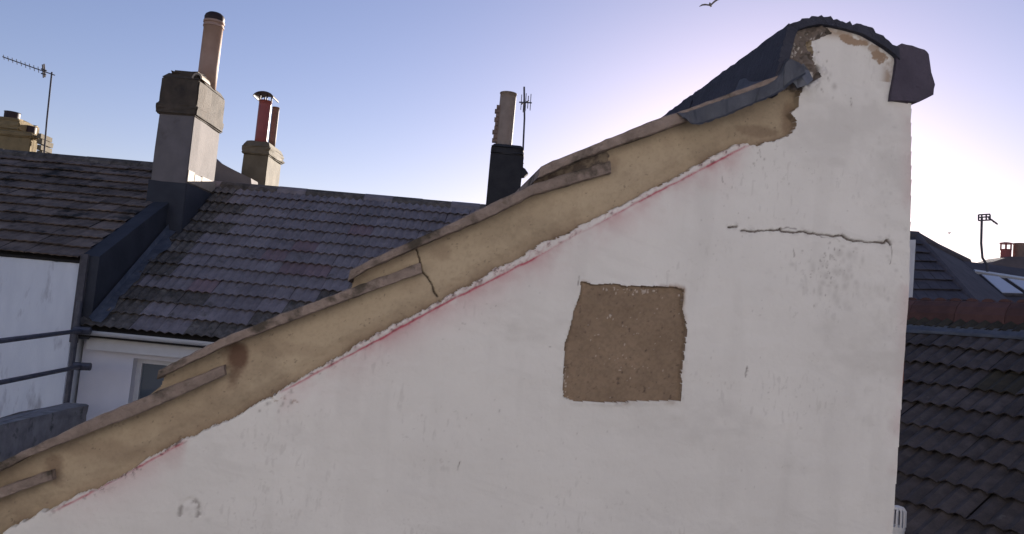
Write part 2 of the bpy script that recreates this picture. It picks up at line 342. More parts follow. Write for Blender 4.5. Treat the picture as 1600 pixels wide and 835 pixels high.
# ---- wear masks
spots = np.zeros_like(SX)
def speckle(u0, v0, ru, rv, n, rmin, rmax, seed, amp=1.0):
    g = np.random.default_rng(seed)
    for _ in range(n):
        s0, t0 = st(u0+g.normal()*ru, v0+g.normal()*rv); r = px_(g.uniform(rmin, rmax)); a = g.uniform(0.35, 1)*amp
        i0, i1 = int((s0-smin-3*r)/G), int((s0-smin+3*r)/G)+2; j0, j1 = int((t0-tmin-3*r)/G), int((t0-tmin+3*r)/G)+2
        if i0 < 0 or j0 < 0 or i1 >= ns or j1 >= ntt: continue
        sl = np.s_[i0:i1, j0:j1]; e = g.uniform(0.7, 1.6)
        spots[sl] = np.maximum(spots[sl], a*np.exp(-(((SX[sl]-s0)*e)**2+((TY[sl]-t0)/e)**2)/(r*r)))
speckle(1292, 415, 22, 22, 60, 0.6, 1.9, 1, 0.7)
speckle(1302, 430, 24, 22, 60, 3.0, 8.0, 2, 0.24)
speckle(1285, 105, 30, 25, 16, 1.0, 2.4, 3, 0.8)
speckle(1285, 118, 12, 10, 10, 2.0, 6.0, 33, 0.4)
speckle(1380, 215, 18, 45, 30, 2.0, 7.0, 4, 0.16)
speckle(1390, 380, 9, 110, 50, 1.5, 6.0, 5, 0.22)
speckle(1180, 245, 12, 10, 8, 1.0, 3.0, 6, 0.5)
speckle(440, 630, 22, 14, 16, 0.9, 2.6, 7, 0.6)
speckle(720, 480, 90, 40, 26, 0.7, 1.6, 8, 0.6)
speckle(900, 620, 300, 120, 60, 0.6, 1.5, 9, 0.45)
speckle(1250, 500, 120, 160, 50, 0.7, 1.6, 10, 0.4)
speckle(300, 800, 14, 14, 8, 1.5, 4.0, 12, 0.25)
for (u, v) in ((1329, 162), (1165, 582), (1167, 576)): speckle(u, v, 0.3, 2.5, 5, 1.0, 1.6, int(u), 0.9)
dn = fbm(SX, TY, 9, 160, 5, 0.6); dn2 = fbm(SX*2.2, TY*0.35, 12, 170, 4)
dirt = np.maximum(spots, np.maximum(np.maximum(crk, curl)*0.97, hair*0.72))
dirt = np.maximum(dirt, 0.25*np.exp(-(d_crack/px_(5))**2)*ss(0.45, 0.6, flk))
dirt = np.maximum(dirt, 0.55*ring*ss(0.42, 0.6, flk)*(TY > cy-px_(8)))
dirt = np.maximum(dirt, (region == 0)*0.45*np.exp(-(d_patch/px_(2.0))**2)*ss(0.56, 0.66, flk)*ss(0.4, 0.55, dn))
dirt = np.maximum(dirt, 0.16*ss(0.50, 0.72, dn)*np.exp(-((SX-st(1385, 300)[0])/px_(45))**2)*(region == 0))      # grime down the corner
dirt = np.maximum(dirt, 0.05*ss(0.50, 0.75, dn2)); dirt = np.maximum(dirt, 0.13*ss(0.52, 0.74, fbm(SX*0.8, TY*1.5, 5, 175, 6, 0.65)))
dirt = np.maximum(dirt, 0.35*np.exp(-(d_curl/px_(16))**2)*ss(0.40, 0.65, flk)*(SX > st(1262, 100)[0]))
dirt = np.maximum(dirt, (region == 0)*lip*ss(0.60, 0.74, flk)*0.8)
dirt = np.maximum(dirt, vcr)
tl = TY+0.25*SX+0.05*fbm(SX, TY, 2.5, 421, 2)
strk = fbm(SX*0.30, tl*2.6, 22, 430, 4, 0.6); trow = ss(0.56, 0.78, strk)*ss(0.46, 0.62, fbm(SX, TY, 6, 440, 3))
dirt = np.maximum(dirt, 0.05*trow); dirt = np.maximum(dirt, 0.13*ss(0.735, 0.79, fbm(SX, TY, 150, 450, 3, 0.6))*ss(0.45, 0.6, dn))
scr = fbm(SX*3.0, TY*0.8, 60, 330, 3); dirt = np.maximum(dirt, 0.12*ss(0.64, 0.74, scr)*ss(0.5, 0.62, dn))
bare = np.zeros_like(SX)
bare = np.maximum(bare, (region == 0)*0.75*np.exp(-((d_top-px_(11))/px_(9))**2)*(TY > st(1330, 120)[1])*ss(0.38, 0.58, fbm(SX, TY, 24, 165, 5, 0.65))*(SX > st(1225, 60)[0]))
def blob(u, v, ru, rv, seed, th=0.12):
    s0, t0 = st(u, v); q = np.hypot((SX-s0)/px_(ru), (TY-t0)/px_(rv)) + (fbm(SX, TY, 42, seed, 5, 0.65)-0.5)*2.4
    return 1-ss(1-th, 1+th, q)
bare = np.maximum(bare, np.maximum.reduce([0.95*blob(1336, 67, 20, 8, 200), 0.95*blob(1318, 59, 12, 5, 203), 0.95*blob(1374, 88, 11, 10, 201), 0.7*blob(1368, 78, 9, 5, 202)]))
bare = np.maximum(bare, (region == 0)*0.85*np.exp(-(d_patch/px_(4.5))**2)*ss(0.36, 0.55, dn)*(SX > st(1040, 500)[0]))
bare = np.maximum(bare, (region == 0)*0.6*np.exp(-(d_patch/px_(4.0))**2)*ss(0.46, 0.6, dn))
bare = np.maximum(bare, 0.65*blob(445, 625, 18, 7, 205)*ss(0.45, 0.6, flk))
pink = (region == 0)*along*np.clip(0.88*groove + gap*strong*below*np.exp(-groove_d/px_(20))*(0.12+0.48*ss(0.30, 0.65, fbm(SX, TY, 12, 180, 5, 0.6))) + gap*(~below)*(0.07+0.22*ss(0.45, 0.65, flk))*(d_edge_s < px_(40)), 0, 1)
pink = np.maximum(pink, 0.20*(region == 0)*np.exp(-(d_right/px_(16))**2)*ss(0.40, 0.65, dn))
stn = np.zeros_like(SX)
for (u, v, ru, rv, a, sd_) in ((368, 562, 17, 40, 0.95, 210), (362, 545, 16, 16, 0.8, 219), (80, 735, 16, 26, 0.6, 211), (150, 705, 110, 16, 0.32, 212), (300, 655, 120, 12, 0.25, 213), (430, 545, 60, 14, 0.22, 218), (690, 395, 22, 14, 0.30, 214), (960, 255, 12, 16, 0.30, 215), (1240, 180, 14, 45, 0.55, 216), (1200, 205, 50, 12, 0.45, 217)):
    s0, t0 = st(u, v); q = np.hypot((SX-s0)/px_(ru), (TY-t0)/px_(rv)) + (fbm(SX, TY, 30, sd_, 5, 0.65)-0.5)*1.3
    stn = np.maximum(stn, a*(1-ss(0.35, 1.35, q)))
stn = np.maximum(stn, 0.60*np.exp(-(d_edge/px_(12))**1.5)*(0.35+0.65*ss(0.35, 0.6, dn)))
stn = np.maximum(stn, 0.35*np.exp(-(d_top/px_(16))**2)*ss(0.30, 0.6, dn))
left = 1-ss(st(250, 650)[0], st(560, 500)[0], SX)
stn = np.maximum(stn, left*(0.03+0.22*ss(0.40, 0.65, dn)))
stn = np.maximum(stn, 0.14*ss(0.45, 0.7, fbm(SX, TY, 22, 320, 4)))
chip = np.zeros_like(SX)
g_ = np.random.default_rng(77)
spots_keep = spots; spots = np.zeros_like(SX)
speckle(975, 540, 52, 52, 110, 0.6, 1.7, 21, 0.75); speckle(1000, 455, 14, 2.5, 26, 1.0, 2.4, 22, 1.0); speckle(950, 452, 8, 2, 10, 1.0, 2.2, 24, 1.0)
speckle(1062, 462, 3, 6, 6, 1.0, 2.2, 25, 1.0); speckle(884, 590, 1.5, 14, 12, 1.0, 2.2, 26, 0.9); speckle(955, 497, 2.5, 3, 5, 1.2, 2.2, 27, 1.0)
speckle(1240, 82, 6, 8, 16, 1.2, 3.2, 23, 1.0); speckle(1262, 60, 12, 4, 12, 1.0, 2.4, 28, 0.9)
chip = np.where(spots > 0.35, spots, 0)
pdirt = 0.6*ss(0.72, 0.80, fbm(SX, TY, 150, 300, 3, 0.6)) + 0.18*ss(0.45, 0.65, fbm(SX, TY, 240, 310, 2, 0.7)); pdirt = np.maximum(pdirt, 0.35*np.exp(-(d_patch/px_(1.8))**2)*ss(0.50, 0.62, flk)*ss(0.42, 0.55, dn))
H += chip*0.003*(region == 2) + chip*0.005*(region == 3)
curlpaint = blob(1266, 118, 7, 9, 206); chip = np.maximum(chip, curlpaint*(region == 3))

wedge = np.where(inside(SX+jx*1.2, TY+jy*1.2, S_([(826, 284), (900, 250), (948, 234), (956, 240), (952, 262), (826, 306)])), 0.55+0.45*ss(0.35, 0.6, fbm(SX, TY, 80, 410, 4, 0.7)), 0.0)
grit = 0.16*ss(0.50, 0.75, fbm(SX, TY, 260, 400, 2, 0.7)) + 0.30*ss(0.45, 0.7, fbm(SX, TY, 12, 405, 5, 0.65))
P3 = np.stack([W0.x + WA.x*SX + WN.x*H, W0.y + WA.y*SX + WN.y*H, W0.z + TY], -1).reshape(-1, 3)
fi, fj = np.meshgrid(np.arange(ns-1), np.arange(ntt-1), indexing='ij')
quad = np.stack([fi*ntt+fj, (fi+1)*ntt+fj, (fi+1)*ntt+fj+1, fi*ntt+fj+1], -1)
okq = in_wall[:-1, :-1] & in_wall[1:, :-1] & in_wall[1:, 1:] & in_wall[:-1, 1:]
rq = region[:-1, :-1]
def field_part(name, rid, mt, attrs, parent):
    q = quad[okq & (rq == rid)]
    used, inv = np.unique(q, return_inverse=True); inv = inv.reshape(q.shape)
    me = bpy.data.meshes.new(name); me.vertices.add(len(used)); me.vertices.foreach_set('co', P3[used].ravel().astype(np.float32))
    me.loops.add(inv.size); me.loops.foreach_set('vertex_index', inv.ravel().astype(np.int32))
    me.polygons.add(len(q)); me.polygons.foreach_set('loop_start', np.arange(0, inv.size, 4, dtype=np.int32))
    me.polygons.foreach_set('use_smooth', np.ones(len(q), bool))
    me.update(); me.validate()
    for an, arr in attrs.items():
        a = me.attributes.new(an, 'FLOAT', 'POINT'); a.data.foreach_set('value', arr.reshape(-1)[used].astype(np.float32))
    me.materials.append(mt)
    return put(bpy.data.objects.new(name, me), parent)

base = wp(0, 0); base.z = 0
gable = thing('gable_end_house', base, 'white rendered gable end with buff mortar verge, brown square patch and crack, in the foreground', 'house')
tag(field_part('render_coat', 0, M['white'], {'bare': bare, 'pink': pink, 'dirt': dirt}, gable), 'white painted render with thin dark crack and pink stained flaking edge')
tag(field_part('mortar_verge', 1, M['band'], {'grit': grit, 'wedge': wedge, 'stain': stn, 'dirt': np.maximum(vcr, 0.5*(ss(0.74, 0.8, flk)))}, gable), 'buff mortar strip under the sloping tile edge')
tag(field_part('mortar_patch', 2, M['patch'], {'chip': chip, 'dirt': pdirt}, gable), 'square brown mortar patch with ragged edges')
tag(field_part('ridge_mortar', 3, M['greymortar'], {'chip': chip, 'dirt': 0.7*ss(0.55, 0.7, flk)}, gable), 'crumbling grey mortar below the ridge tile')
# solid wall behind the coats
bm = bmesh.new()
core = [wp(s, t, -0.022) for (s, t) in [st(u+(0 if u < 1205 else 24 if u < 1230 else 16 if u < 1240 else 0), v+(34 if u < 1205 else 8)) for (u, v) in TOP[2:]]]
e0, e1 = wp(*st(1424, 300), -0.022), wp(*st(1397, 790), -0.022)
zr = Vector((e1.x, e1.y, 0))
lb = wp(st(-100, 790)[0], 0, -0.022)
core += [wp(*st(u-2, v), -0.022) for (u, v) in RIGHT[:-1]] + [Vector((wp(*st(1388, 900), -0.022).x, wp(*st(1388, 900), -0.022).y, 0)), Vector((lb.x, lb.y, 0))]
extrude_poly(bm, core, -WN*2.6)
bm_obj('wall', bm, M['wallcore'], gable)
# white wall below the frame, set a hair behind the render coat
bm = bmesh.new(); s0, s1 = st(-100, 800)[0], st(1384, 940)[0]; tb = st(600, 955)[1]
extrude_poly(bm, [wp(s0, tb-0.004, -0.003), wp(s1, tb-0.004, -0.003), wp(s1-0.02, tb-1.2, -0.003), wp(s0, tb-1.2, -0.003)], -WN*0.018)
bm_obj('lower_render', bm, M['wallcore'], gable)
# thin red strip down the wall corner, just behind the render face
bm = bmesh.new(); pr = [(1420, 470), (1413, 600), (1398, 790), (1391, 900)]
for (a, b) in zip(pr[:-1], pr[1:]):
    q = [wpx(a[0]-4, a[1], -0.012), wpx(a[0]+4.0, a[1], -0.012), wpx(b[0]+4.5, b[1], -0.012), wpx(b[0]-4, b[1], -0.012)]
    extrude_poly(bm, q, -WN*0.20)
bm_obj('red_corner_strip', bm, M['red_strip'], gable)

# --- verge tiles: thick weathered slabs, upper lapping lower
def lerp_curve(pl, n):
    x = np.array([p[0] for p in pl], float); y = np.array([p[1] for p in pl], float)
    xs = np.linspace(x[0], x[-1], n); return list(zip(xs, np.interp(xs, x, y)))
VT = [([(-330, 905), (0, 762), (82, 734)], [(-330, 922), (0, 778), (84, 749)]),
      ([(-42, 743), (66, 692), (142, 656), (211, 626), (350, 570)], [(-44, 760), (56, 709), (148, 674), (230, 642), (352, 587)]),
      ([(253, 577), (348, 529), (432, 494), (503, 468), (657, 410)], [(250, 591), (354, 541), (410, 520), (503, 484), (659, 427)]),
      ([(548, 423), (580, 406), (664, 368), (676, 363), (755, 326), (830, 290), (952, 252)], [(545, 440), (573, 423), (651, 388), (768, 339), (830, 307), (954, 271)]),
      ([(843, 262), (914, 233), (1014, 192), (1060, 177), (1235, 112)], [(837, 282), (896, 255), (942, 238), (1051, 199), (1235, 128)])]
roofp = bm_obj('roof', (lambda b: (extrude_poly(b, [wp(*st(u, v+8), -0.03) for (u, v) in ((-100, 800), (248, 640), (546, 490), (838, 320), (1190, 165))] + [wp(*st(u, v), -0.03) for (u, v) in ((1190, 195), (-100, 850))], -WN*2.5), b)[1])(bmesh.new()), M['felt'], gable)
DEP = 0.30
for k, (tp, bt) in enumerate(VT):
    n = 44; T = lerp_curve(tp, n); B = lerp_curve(bt, n); bm = bmesh.new(); rows = []
    seedr = random.Random(50+k)
    prof = [(0.0, 0.0), (0.012, 0.5), (0.012, 0.0)]
    for i in range(n):
        tt = st(*T[i]); bb = st(*B[i]); ring = []
        j = lambda a: seedr.uniform(-a, a)
        endsink = 0.012*max(0.0, (i/(n-1)-0.62)/0.38)**1.2 if k < 4 else 0.0
        for (h, f) in ((-DEP, 0.0), (0.014, 0.0), (0.0175, 0.10), (0.018, 0.5), (0.0175, 0.92), (0.015, 1.0), (-DEP, 1.0)):
            s_ = tt[0]+(bb[0]-tt[0])*f; t_ = tt[1]+(bb[1]-tt[1])*f; front = h > -0.1
            ring.append(bm.verts.new(wp(s_+(j(0.0006) if front else 0), t_+(j(0.0010) if front else 0), h-endsink*front+(j(0.0010) if front else 0))))
        rows.append(ring)
    for i in range(n-1):
        for q in range(7): bm.faces.new((rows[i][q], rows[i][(q+1) % 7], rows[i+1][(q+1) % 7], rows[i+1][q]))
    bm.faces.new(rows[0]); bm.faces.new(rows[-1][::-1])
    t0 = bm_obj('tile', bm, M['verge'], roofp, smooth=False)
    for c in range(1, 7):
        put(bpy.data.objects.new('tile', t0.data), roofp, Matrix.Translation(-WN*(DEP+0.012)*c))

# --- ridge: arched dark capping running back along the top of the roof
ARCH = [(1196, 150), (1208, 118), (1216, 80), (1226, 42), (1240, 36), (1256, 35), (1275, 29), (1291, 32), (1306, 37), (1322, 38), (1345, 45), (1365, 56), (1385, 68), (1398, 78)]
ARCHI = [(1400, 96), (1393, 88), (1378, 77), (1362, 67), (1342, 56), (1318, 49), (1295, 44), (1275, 41), (1256, 45), (1242, 50), (1237, 62), (1230, 90), (1222, 125), (1210, 152)]
def resamp(pl, n):
    x = np.array(pl, float); d = np.r_[0, np.cumsum(np.hypot(*np.diff(x, axis=0).T))]; q = np.linspace(0, d[-1], n)
    return list(zip(np.interp(q, d, x[:, 0]), np.interp(q, d, x[:, 1])))
TL = 0.46
for c in range(5):
    sr = random.Random(90+c); bm = bmesh.new()
    A = resamp(ARCH, 60); I = resamp(ARCHI, 60); NL = 22
    stepn = [sr.uniform(-1, 1)*0.0026 if m_ > 12 else 0.0 for m_ in range(60)]
    for m_ in range(1, 60):
        if sr.random() < 0.55: stepn[m_] = stepn[m_-1]
    secs = []
    for q in range(NL+1):
        dq = 0.012 - (TL+0.004)*c - TL*q/NL; sec = []
        for m_, (u, v) in enumerate(A):
            s_, t_ = st(u, v); a = (0.0024 if 14 < m_ < 52 else 0.001) if q in (0, NL) else (0.0015 if 16 < m_ < 30 else 0.0004)
            sec.append(bm.verts.new(wp(s_+sr.uniform(-a, a), t_+sr.uniform(-a, a)*1.2 + 0.002*(c % 2) + stepn[m_], dq+sr.uniform(-1, 1)*(0.003 if q in (0, NL) else 0))))
        for (u, v) in I:
            s_, t_ = st(u, v); sec.append(bm.verts.new(wp(s_, t_, dq)))
        secs.append(sec)
    n2 = len(secs[0])
    for q in range(NL):
        for m_ in range(n2): bm.faces.new((secs[q][m_], secs[q][(m_+1) % n2], secs[q+1][(m_+1) % n2], secs[q+1][m_]))
    for sec in (secs[0], secs[-1]):
        h_ = n2//2
        for m_ in range(h_-1): bm.faces.new((sec[m_], sec[m_+1], sec[n2-2-m_], sec[n2-1-m_]))
    o = bm_obj('ridge_tile', bm, M['ridge'], gable, smooth=True); o.data.set_sharp_from_angle(angle=R(40))
LEG = [(1397, 76), (1404, 71), (1420, 74), (1440, 80), (1447, 87), (1450, 115), (1456, 134), (1454, 150), (1432, 162), (1410, 160), (1386, 159), (1391, 135), (1397, 100)]
bm = bmesh.new(); LR = [p for a_, b_ in zip(LEG, LEG[1:]+LEG[:1]) for p in (a_, ((a_[0]+b_[0])/2, (a_[1]+b_[1])/2))]; sr = random.Random(5)
extrude_poly(bm, [wp(st(u, v)[0]+sr.uniform(-1, 1)*0.0009, st(u, v)[1]+sr.uniform(-1, 1)*0.0009, 0.009) for (u, v) in LR], -WN*0.9)
tag(bm_obj('ridge_overhang', bm, M['overhang'], gable), 'dark slate end of the ridge capping hanging past the wall corner')

# --- lead flashing folded over the verge beside the ridge
UP = [(1051, 180), (1066, 178), (1100, 165), (1150, 149), (1193, 134), (1206, 126), (1214, 113), (1220, 98), (1226, 92), (1240, 100), (1248, 108)]
LO = [(1060, 190), (1073, 202), (1090, 199), (1124, 188), (1162, 171), (1199, 156), (1213, 148), (1222, 140), (1229, 134), (1236, 130), (1246, 122)]
nn = 40
A = resamp(UP, nn); B = resamp(LO, nn); bm = bmesh.new(); g = []
sr = random.Random(3)
for i in range(nn):
    row = []
    s0, t0 = st(*A[i]); s1, t1 = st(*B[i]); wob = 0.004*math.sin(i*0.55)+0.003*math.sin(i*1.3+1)
    row.append(bm.verts.new(wp(s0-0.01, t0+0.012, -0.16)))
    row.append(bm.verts.new(wp(s0, t0+0.006, -0.03)))
    for f in (0.0, 0.12, 0.3, 0.5, 0.7, 0.88, 1.0):
        h = 0.020 + 0.003*math.sin(min(f*2.2, 1.57)) + wob*f*0.5 + (0.007 if f == 1.0 else 0) + (0.004 if i % 9 == 4 and 0.1 < f < 1 else 0)
        row.append(bm.verts.new(wp(s0+(s1-s0)*f, t0+(t1-t0)*f + (sr.uniform(-0.0015, 0.0015) if f == 1 else 0), h if f else 0.008)))
    g.append(row)
for i in range(nn-1):
    for k in range(len(g[0])-1): bm.faces.new((g[i][k], g[i+1][k], g[i+1][k+1], g[i][k+1]))
r_ = bmesh.ops.solidify(bm, geom=bm.faces[:], thickness=0.0022)
tag(bm_obj('lead_flashing', bm, M['lead'], gable, smooth=False), 'crumpled grey lead strip dressed over the top of the verge')
# turned-up lead tongue
bm = bmesh.new(); tg = [(1233, 131), (1236, 112), (1244, 106), (1258, 114), (1262, 130), (1250, 139), (1240, 141)]
extrude_poly(bm, [wp(*st(u, v), 0.014+0.006*(i % 3)) for i, (u, v) in enumerate(tg)], -WN*0.004)
bm_obj('lead_tongue', bm, M['lead'], gable)

# ================================================================== interlocking roof tiles
def tile_mesh(name, mt, wd=0.33, ln=0.345, rolls=3, seg=4, seed=0, amp=0.027):
    n = rolls*seg; vs = []; fs = []; sr = random.Random(seed)
    def z(i):
        ph = (i % seg)/seg; return amp*max(0.0, math.cos((ph-0.5)*2*math.pi*0.62))**1.1
    for r in range(3):
        for i in range(n+1):
            x = wd*i/n; zz = z(i)
            if r == 0: vs.append((x, 0.004, zz*1.0+0.027+(0.005 if zz > 0.01 else 0)))
            elif r == 1: vs.append((x, sr.uniform(-0.004, 0.004), zz+0.043+sr.uniform(-0.002, 0.002)))
            else: vs.append((x, ln, zz+0.002))
    m1 = n+1
    for r in (0, 1):
        for i in range(n): fs.append((r*m1+i, r*m1+i+1, (r+1)*m1+i+1, (r+1)*m1+i))
    me = bpy.data.meshes.new(name); me.from_pydata(vs, [], fs); me.materials.append(mt); me.update()
    return me
def lay_tiles(parent, org, right, up, cols, rows, choose, wd=0.33, gauge=0.27, slip=0.004):
    nrm = right.cross(up)
    if nrm.z < 0: nrm = -nrm
    for r in range(rows):
        for c in cols:
            me = choose(c, r)
            if me is None: continue
            p = org + right*(wd*c + random.uniform(-slip, slip)) + up*(gauge*r + random.uniform(-slip, slip)*1.6) + nrm*random.uniform(0, 0.006)
            a = random.uniform(-1, 1)*R(0.7)
            x_ = (right*math.cos(a)+up*math.sin(a)); y_ = nrm.cross(x_)
            mw = Matrix((( x_.x, y_.x, nrm.x, p.x), (x_.y, y_.y, nrm.y, p.y), (x_.z, y_.z, nrm.z, p.z), (0, 0, 0, 1)))
            put(bpy.data.objects.new('tile', me), parent, mw)
TM = {k: [tile_mesh('tile', M[k], seed=q, amp=0.010 if k == 'tileB' else 0.027) for q in range(3)] for k in ('tileA', 'tileRed', 'tileMoss', 'tileB', 'tileD', 'tileDmoss')}
pick = lambda k: random.choice(TM[k])

# ================================================================== terrace house with the grey roof (left)
HA = R(2); RA = Vector((math.cos(HA), -math.sin(HA), 0)); FA = Vector((math.sin(HA), math.cos(HA), 0)); Z = Vector((0, 0, 1))
OA = at_y(118, 508, 9.2); runA = 2.72
ridgeA = on_plane(450, 301, OA+FA*runA, FA); riseA = ridgeA.z-OA.z
upA = (FA*runA + Z*riseA).normalized(); lenA = math.hypot(runA, riseA)
houseA = thing('terrace_house', (OA.x, OA.y, 0), 'white terrace house with ribbed grey tile roof and white gutter, left of the gable', 'house')
WIDA = 6.0
bm = bmesh.new(); eo = -0.03*Z
extrude_poly(bm, [OA+eo, OA+RA*WIDA+eo, OA+RA*WIDA+FA*runA+Z*riseA+eo, OA+FA*runA+Z*riseA+eo], Vector((0, 0, -0.10)))
a2 = OA+FA*runA+Z*riseA+eo
extrude_poly(bm, [a2+FA*0.01, a2+RA*WIDA+FA*0.01, a2+RA*WIDA+FA*(runA)-Z*riseA, a2+FA*(runA)-Z*riseA], Vector((0, 0, -0.10)))
roofA = bm_obj('roof', bm, M['felt'], houseA)
rowsA = int(lenA/0.27)
def chooseA(c, r):
    q = random.random()
    if c < 1 or (c < 2 and q < 0.65) or (c < 3 and q < 0.2): return pick('tileMoss')
    if r < 7 and c > 4.0 + r*1.1 and q < 0.92: return pick('tileMoss')
    if r == 2 and c < 4 and q < 0.8 or (r == 0 and q < 0.4): return pick('tileMoss')
    if r in (5, 6) and 5 <= c <= 8 and q < 0.45: return pick('tileRed')
    return pick('tileRed') if q < 0.05 else pick('tileA')
lay_tiles(roofA, OA+RA*0.02-FA*0.05-Z*0.04+Z*0.02, RA, upA, range(0, 18), rowsA+1, chooseA)
for i in range(13):      # ridge tiles
    p = OA+FA*runA+Z*(riseA+0.015)+RA*(0.45*i-0.05); bm = bmesh.new(); L_ = 0.445
    pr = [(-0.13, -0.055), (-0.10, 0.01), (-0.05, 0.055), (0, 0.07), (0.05, 0.055), (0.10, 0.01), (0.13, -0.055)]
    extrude_poly(bm, [p+FA*a+Z*(b+random.uniform(-0.004, 0.004)) for (a, b) in pr], RA*L_)
    bm_obj('ridge_tile', bm, M['tileMoss'] if i % 3 else M['tileA'], roofA)
# front wall with a window opening, gutter, fascia
yw = 0.22
def fa(x, y, z): return OA + RA*x + FA*y + Z*z
zg = -OA.z
wc = on_plane(209, 560, fa(0, yw, 0), FA) - OA; wx0 = wc.dot(RA); wz1 = wc.z; wx1 = wx0+0.95; wz0 = wz1-1.15
bm = bmesh.new(); TH = 0.25
def wallbox(bm, x0, x1, z0, z1):
    extrude_poly(bm, [fa(x0, yw, z0), fa(x1, yw, z0), fa(x1, yw, z1), fa(x0, yw, z1)], FA*TH)
wallbox(bm, 0.0, wx0, zg, -0.12); wallbox(bm, wx1, WIDA, zg, -0.12); wallbox(bm, wx0, wx1, wz1, -0.12); wallbox(bm, wx0, wx1, zg, wz0)
bm_obj('wall', bm, M['wallA'], houseA)
bm = bmesh.new(); extrude_poly(bm, [fa(0, yw+TH, zg), fa(0, 2*runA-0.2, zg), fa(0, 2*runA-0.2, -0.1), fa(0, runA, riseA-0.15), fa(0, yw+TH, 0)], RA*(WIDA))
bm_obj('body', bm, M['wallA'], houseA)
win = bm_obj('window', (lambda b: ([extrude_poly(b, [fa(x0, yw+0.10, z0), fa(x1, yw+0.10, z0), fa(x1, yw+0.10, z1), fa(x0, yw+0.10, z1)], FA*0.07) for (x0, x1, z0, z1) in
    ((wx0, wx0+0.06, wz0, wz1), (wx1-0.06, wx1, wz0, wz1), (wx0+0.06, wx1-0.06, wz1-0.06, wz1), (wx0+0.06, wx1-0.06, wz0, wz0+0.06), (wx0+0.44, wx0+0.50, wz0+0.06, wz1-0.06))], b)[1])(bmesh.new()), M['upvc'], houseA)
for (x0, x1) in ((wx0+0.06, wx0+0.44), (wx0+0.50, wx1-0.06)):
    bm = bmesh.new(); extrude_poly(bm, [fa(x0, yw+0.13, wz0+0.06), fa(x1, yw+0.13, wz0+0.06), fa(x1, yw+0.13, wz1-0.06), fa(x0, yw+0.13, wz1-0.06)], FA*0.02)
    bm_obj('pane', bm, M['glass'], win)
bm = bmesh.new(); extrude_poly(bm, [fa(0.10, 0.10, -0.28), fa(0.10, 0.10, -0.05), fa(0.10, yw-0.002, -0.05), fa(0.10, yw-0.002, -0.28)], RA*(WIDA-0.15)); bm_obj('fascia', bm, M['upvc'], houseA)
bm = bmesh.new(); gp = [(0.095+0.055*math.cos(a)-0.06, -0.045+0.06*math.sin(a)) for a in [math.pi+math.pi*k/8 for k in range(9)]]
gi = [(0.095+0.049*math.cos(a)-0.06, -0.045+0.053*math.sin(a)) for a in [2*math.pi-math.pi*k/8 for k in range(9)]]
extrude_poly(bm, [fa(0.02, a-0.05, b) for (a, b) in gp+gi], RA*(WIDA-0.1)); bm_obj('gutter', bm, M['upvc'], houseA)
bm = bmesh.new(); extrude_poly(bm, [fa(0.013, a-0.05, b) for (a, b) in gp], RA*0.012); bm_obj('gutter_end', bm, M['upvc'], houseA)

# ================================================================== higher neighbour with the mossy brown roof (far left)
OB = on_plane(123, 404, fa(0, 0, 0), FA); OB = OA + Z*(OB.z-OA.z) - RA*0.04
rb = on_plane(235, 262, OB+FA*2.75, FA); riseB = rb.z-OB.z; runB = 2.75
upB = (FA*runB+Z*riseB).normalized(); lenB = math.hypot(runB, riseB)
houseB = thing('terrace_house', (OB.x-1.5, OB.y, 0), 'higher terrace house with mossy brown tile roof and patchy pale wall, at the left edge', 'house')
WB = 4.0
def fb(x, y, z): return OB + RA*x + FA*y + Z*z
bm = bmesh.new()
extrude_poly(bm, [fb(-WB, 0, -0.03), fb(0, 0, -0.03), fb(0, runB, riseB-0.03), fb(-WB, runB, riseB-0.03)], Vector((0, 0, -0.03)))
extrude_poly(bm, [fb(-WB, runB+0.01, riseB-0.03), fb(0, runB+0.01, riseB-0.03), fb(0, 2*runB, -0.03), fb(-WB, 2*runB, -0.03)], Vector((0, 0, -0.1)))
roofB = bm_obj('roof', bm, M['felt'], houseB)
rowsB = int(lenB/0.27)
lay_tiles(roofB, fb(0, -0.05, -0.02), RA, upB, range(-12, 0), rowsB+1, lambda c, r: pick('tileB'), gauge=0.27, slip=0.008)
for i in range(9):
    p = fb(-0.45*(i+1)+0.02, runB, riseB+0.02); bm = bmesh.new()
    extrude_poly(bm, [p+FA*a+Z*(b+random.uniform(-0.005, 0.005)) for (a, b) in pr_] if False else [p+FA*a+Z*(b+random.uniform(-0.005, 0.005)) for (a, b) in ((-0.13, -0.055), (-0.10, 0.01), (-0.05, 0.055), (0, 0.07), (0.05, 0.055), (0.10, 0.01), (0.13, -0.055))], RA*0.445)
    bm_obj('ridge_tile', bm, M['tileMoss'], roofB)
# walls: front wall with a ragged top under the eaves
bm = bmesh.new(); topz = [(-WB + i*0.1, -0.040+random.uniform(-0.030, 0.0)) for i in range(int(WB/0.1)+1)]
extrude_poly(bm, [fb(x, 0.012, z) for (x, z) in topz] + [fb(-0.02, 0.012, -OB.z), fb(-WB, 0.012, -OB.z)], FA*0.257)
bm_obj('wall', bm, M['wallB'], houseB)
bm = bmesh.new(); extrude_poly(bm, [fb(-0.06, 0.27, -OB.z), fb(-0.06, 2*runB-0.1, -OB.z), fb(-0.06, 2*runB-0.1, -0.15), fb(-0.06, runB, riseB-0.16), fb(-0.06, 0.27, -0.05)], -RA*(WB-0.1)); bm_obj('body', bm, M['wallB'], houseB)
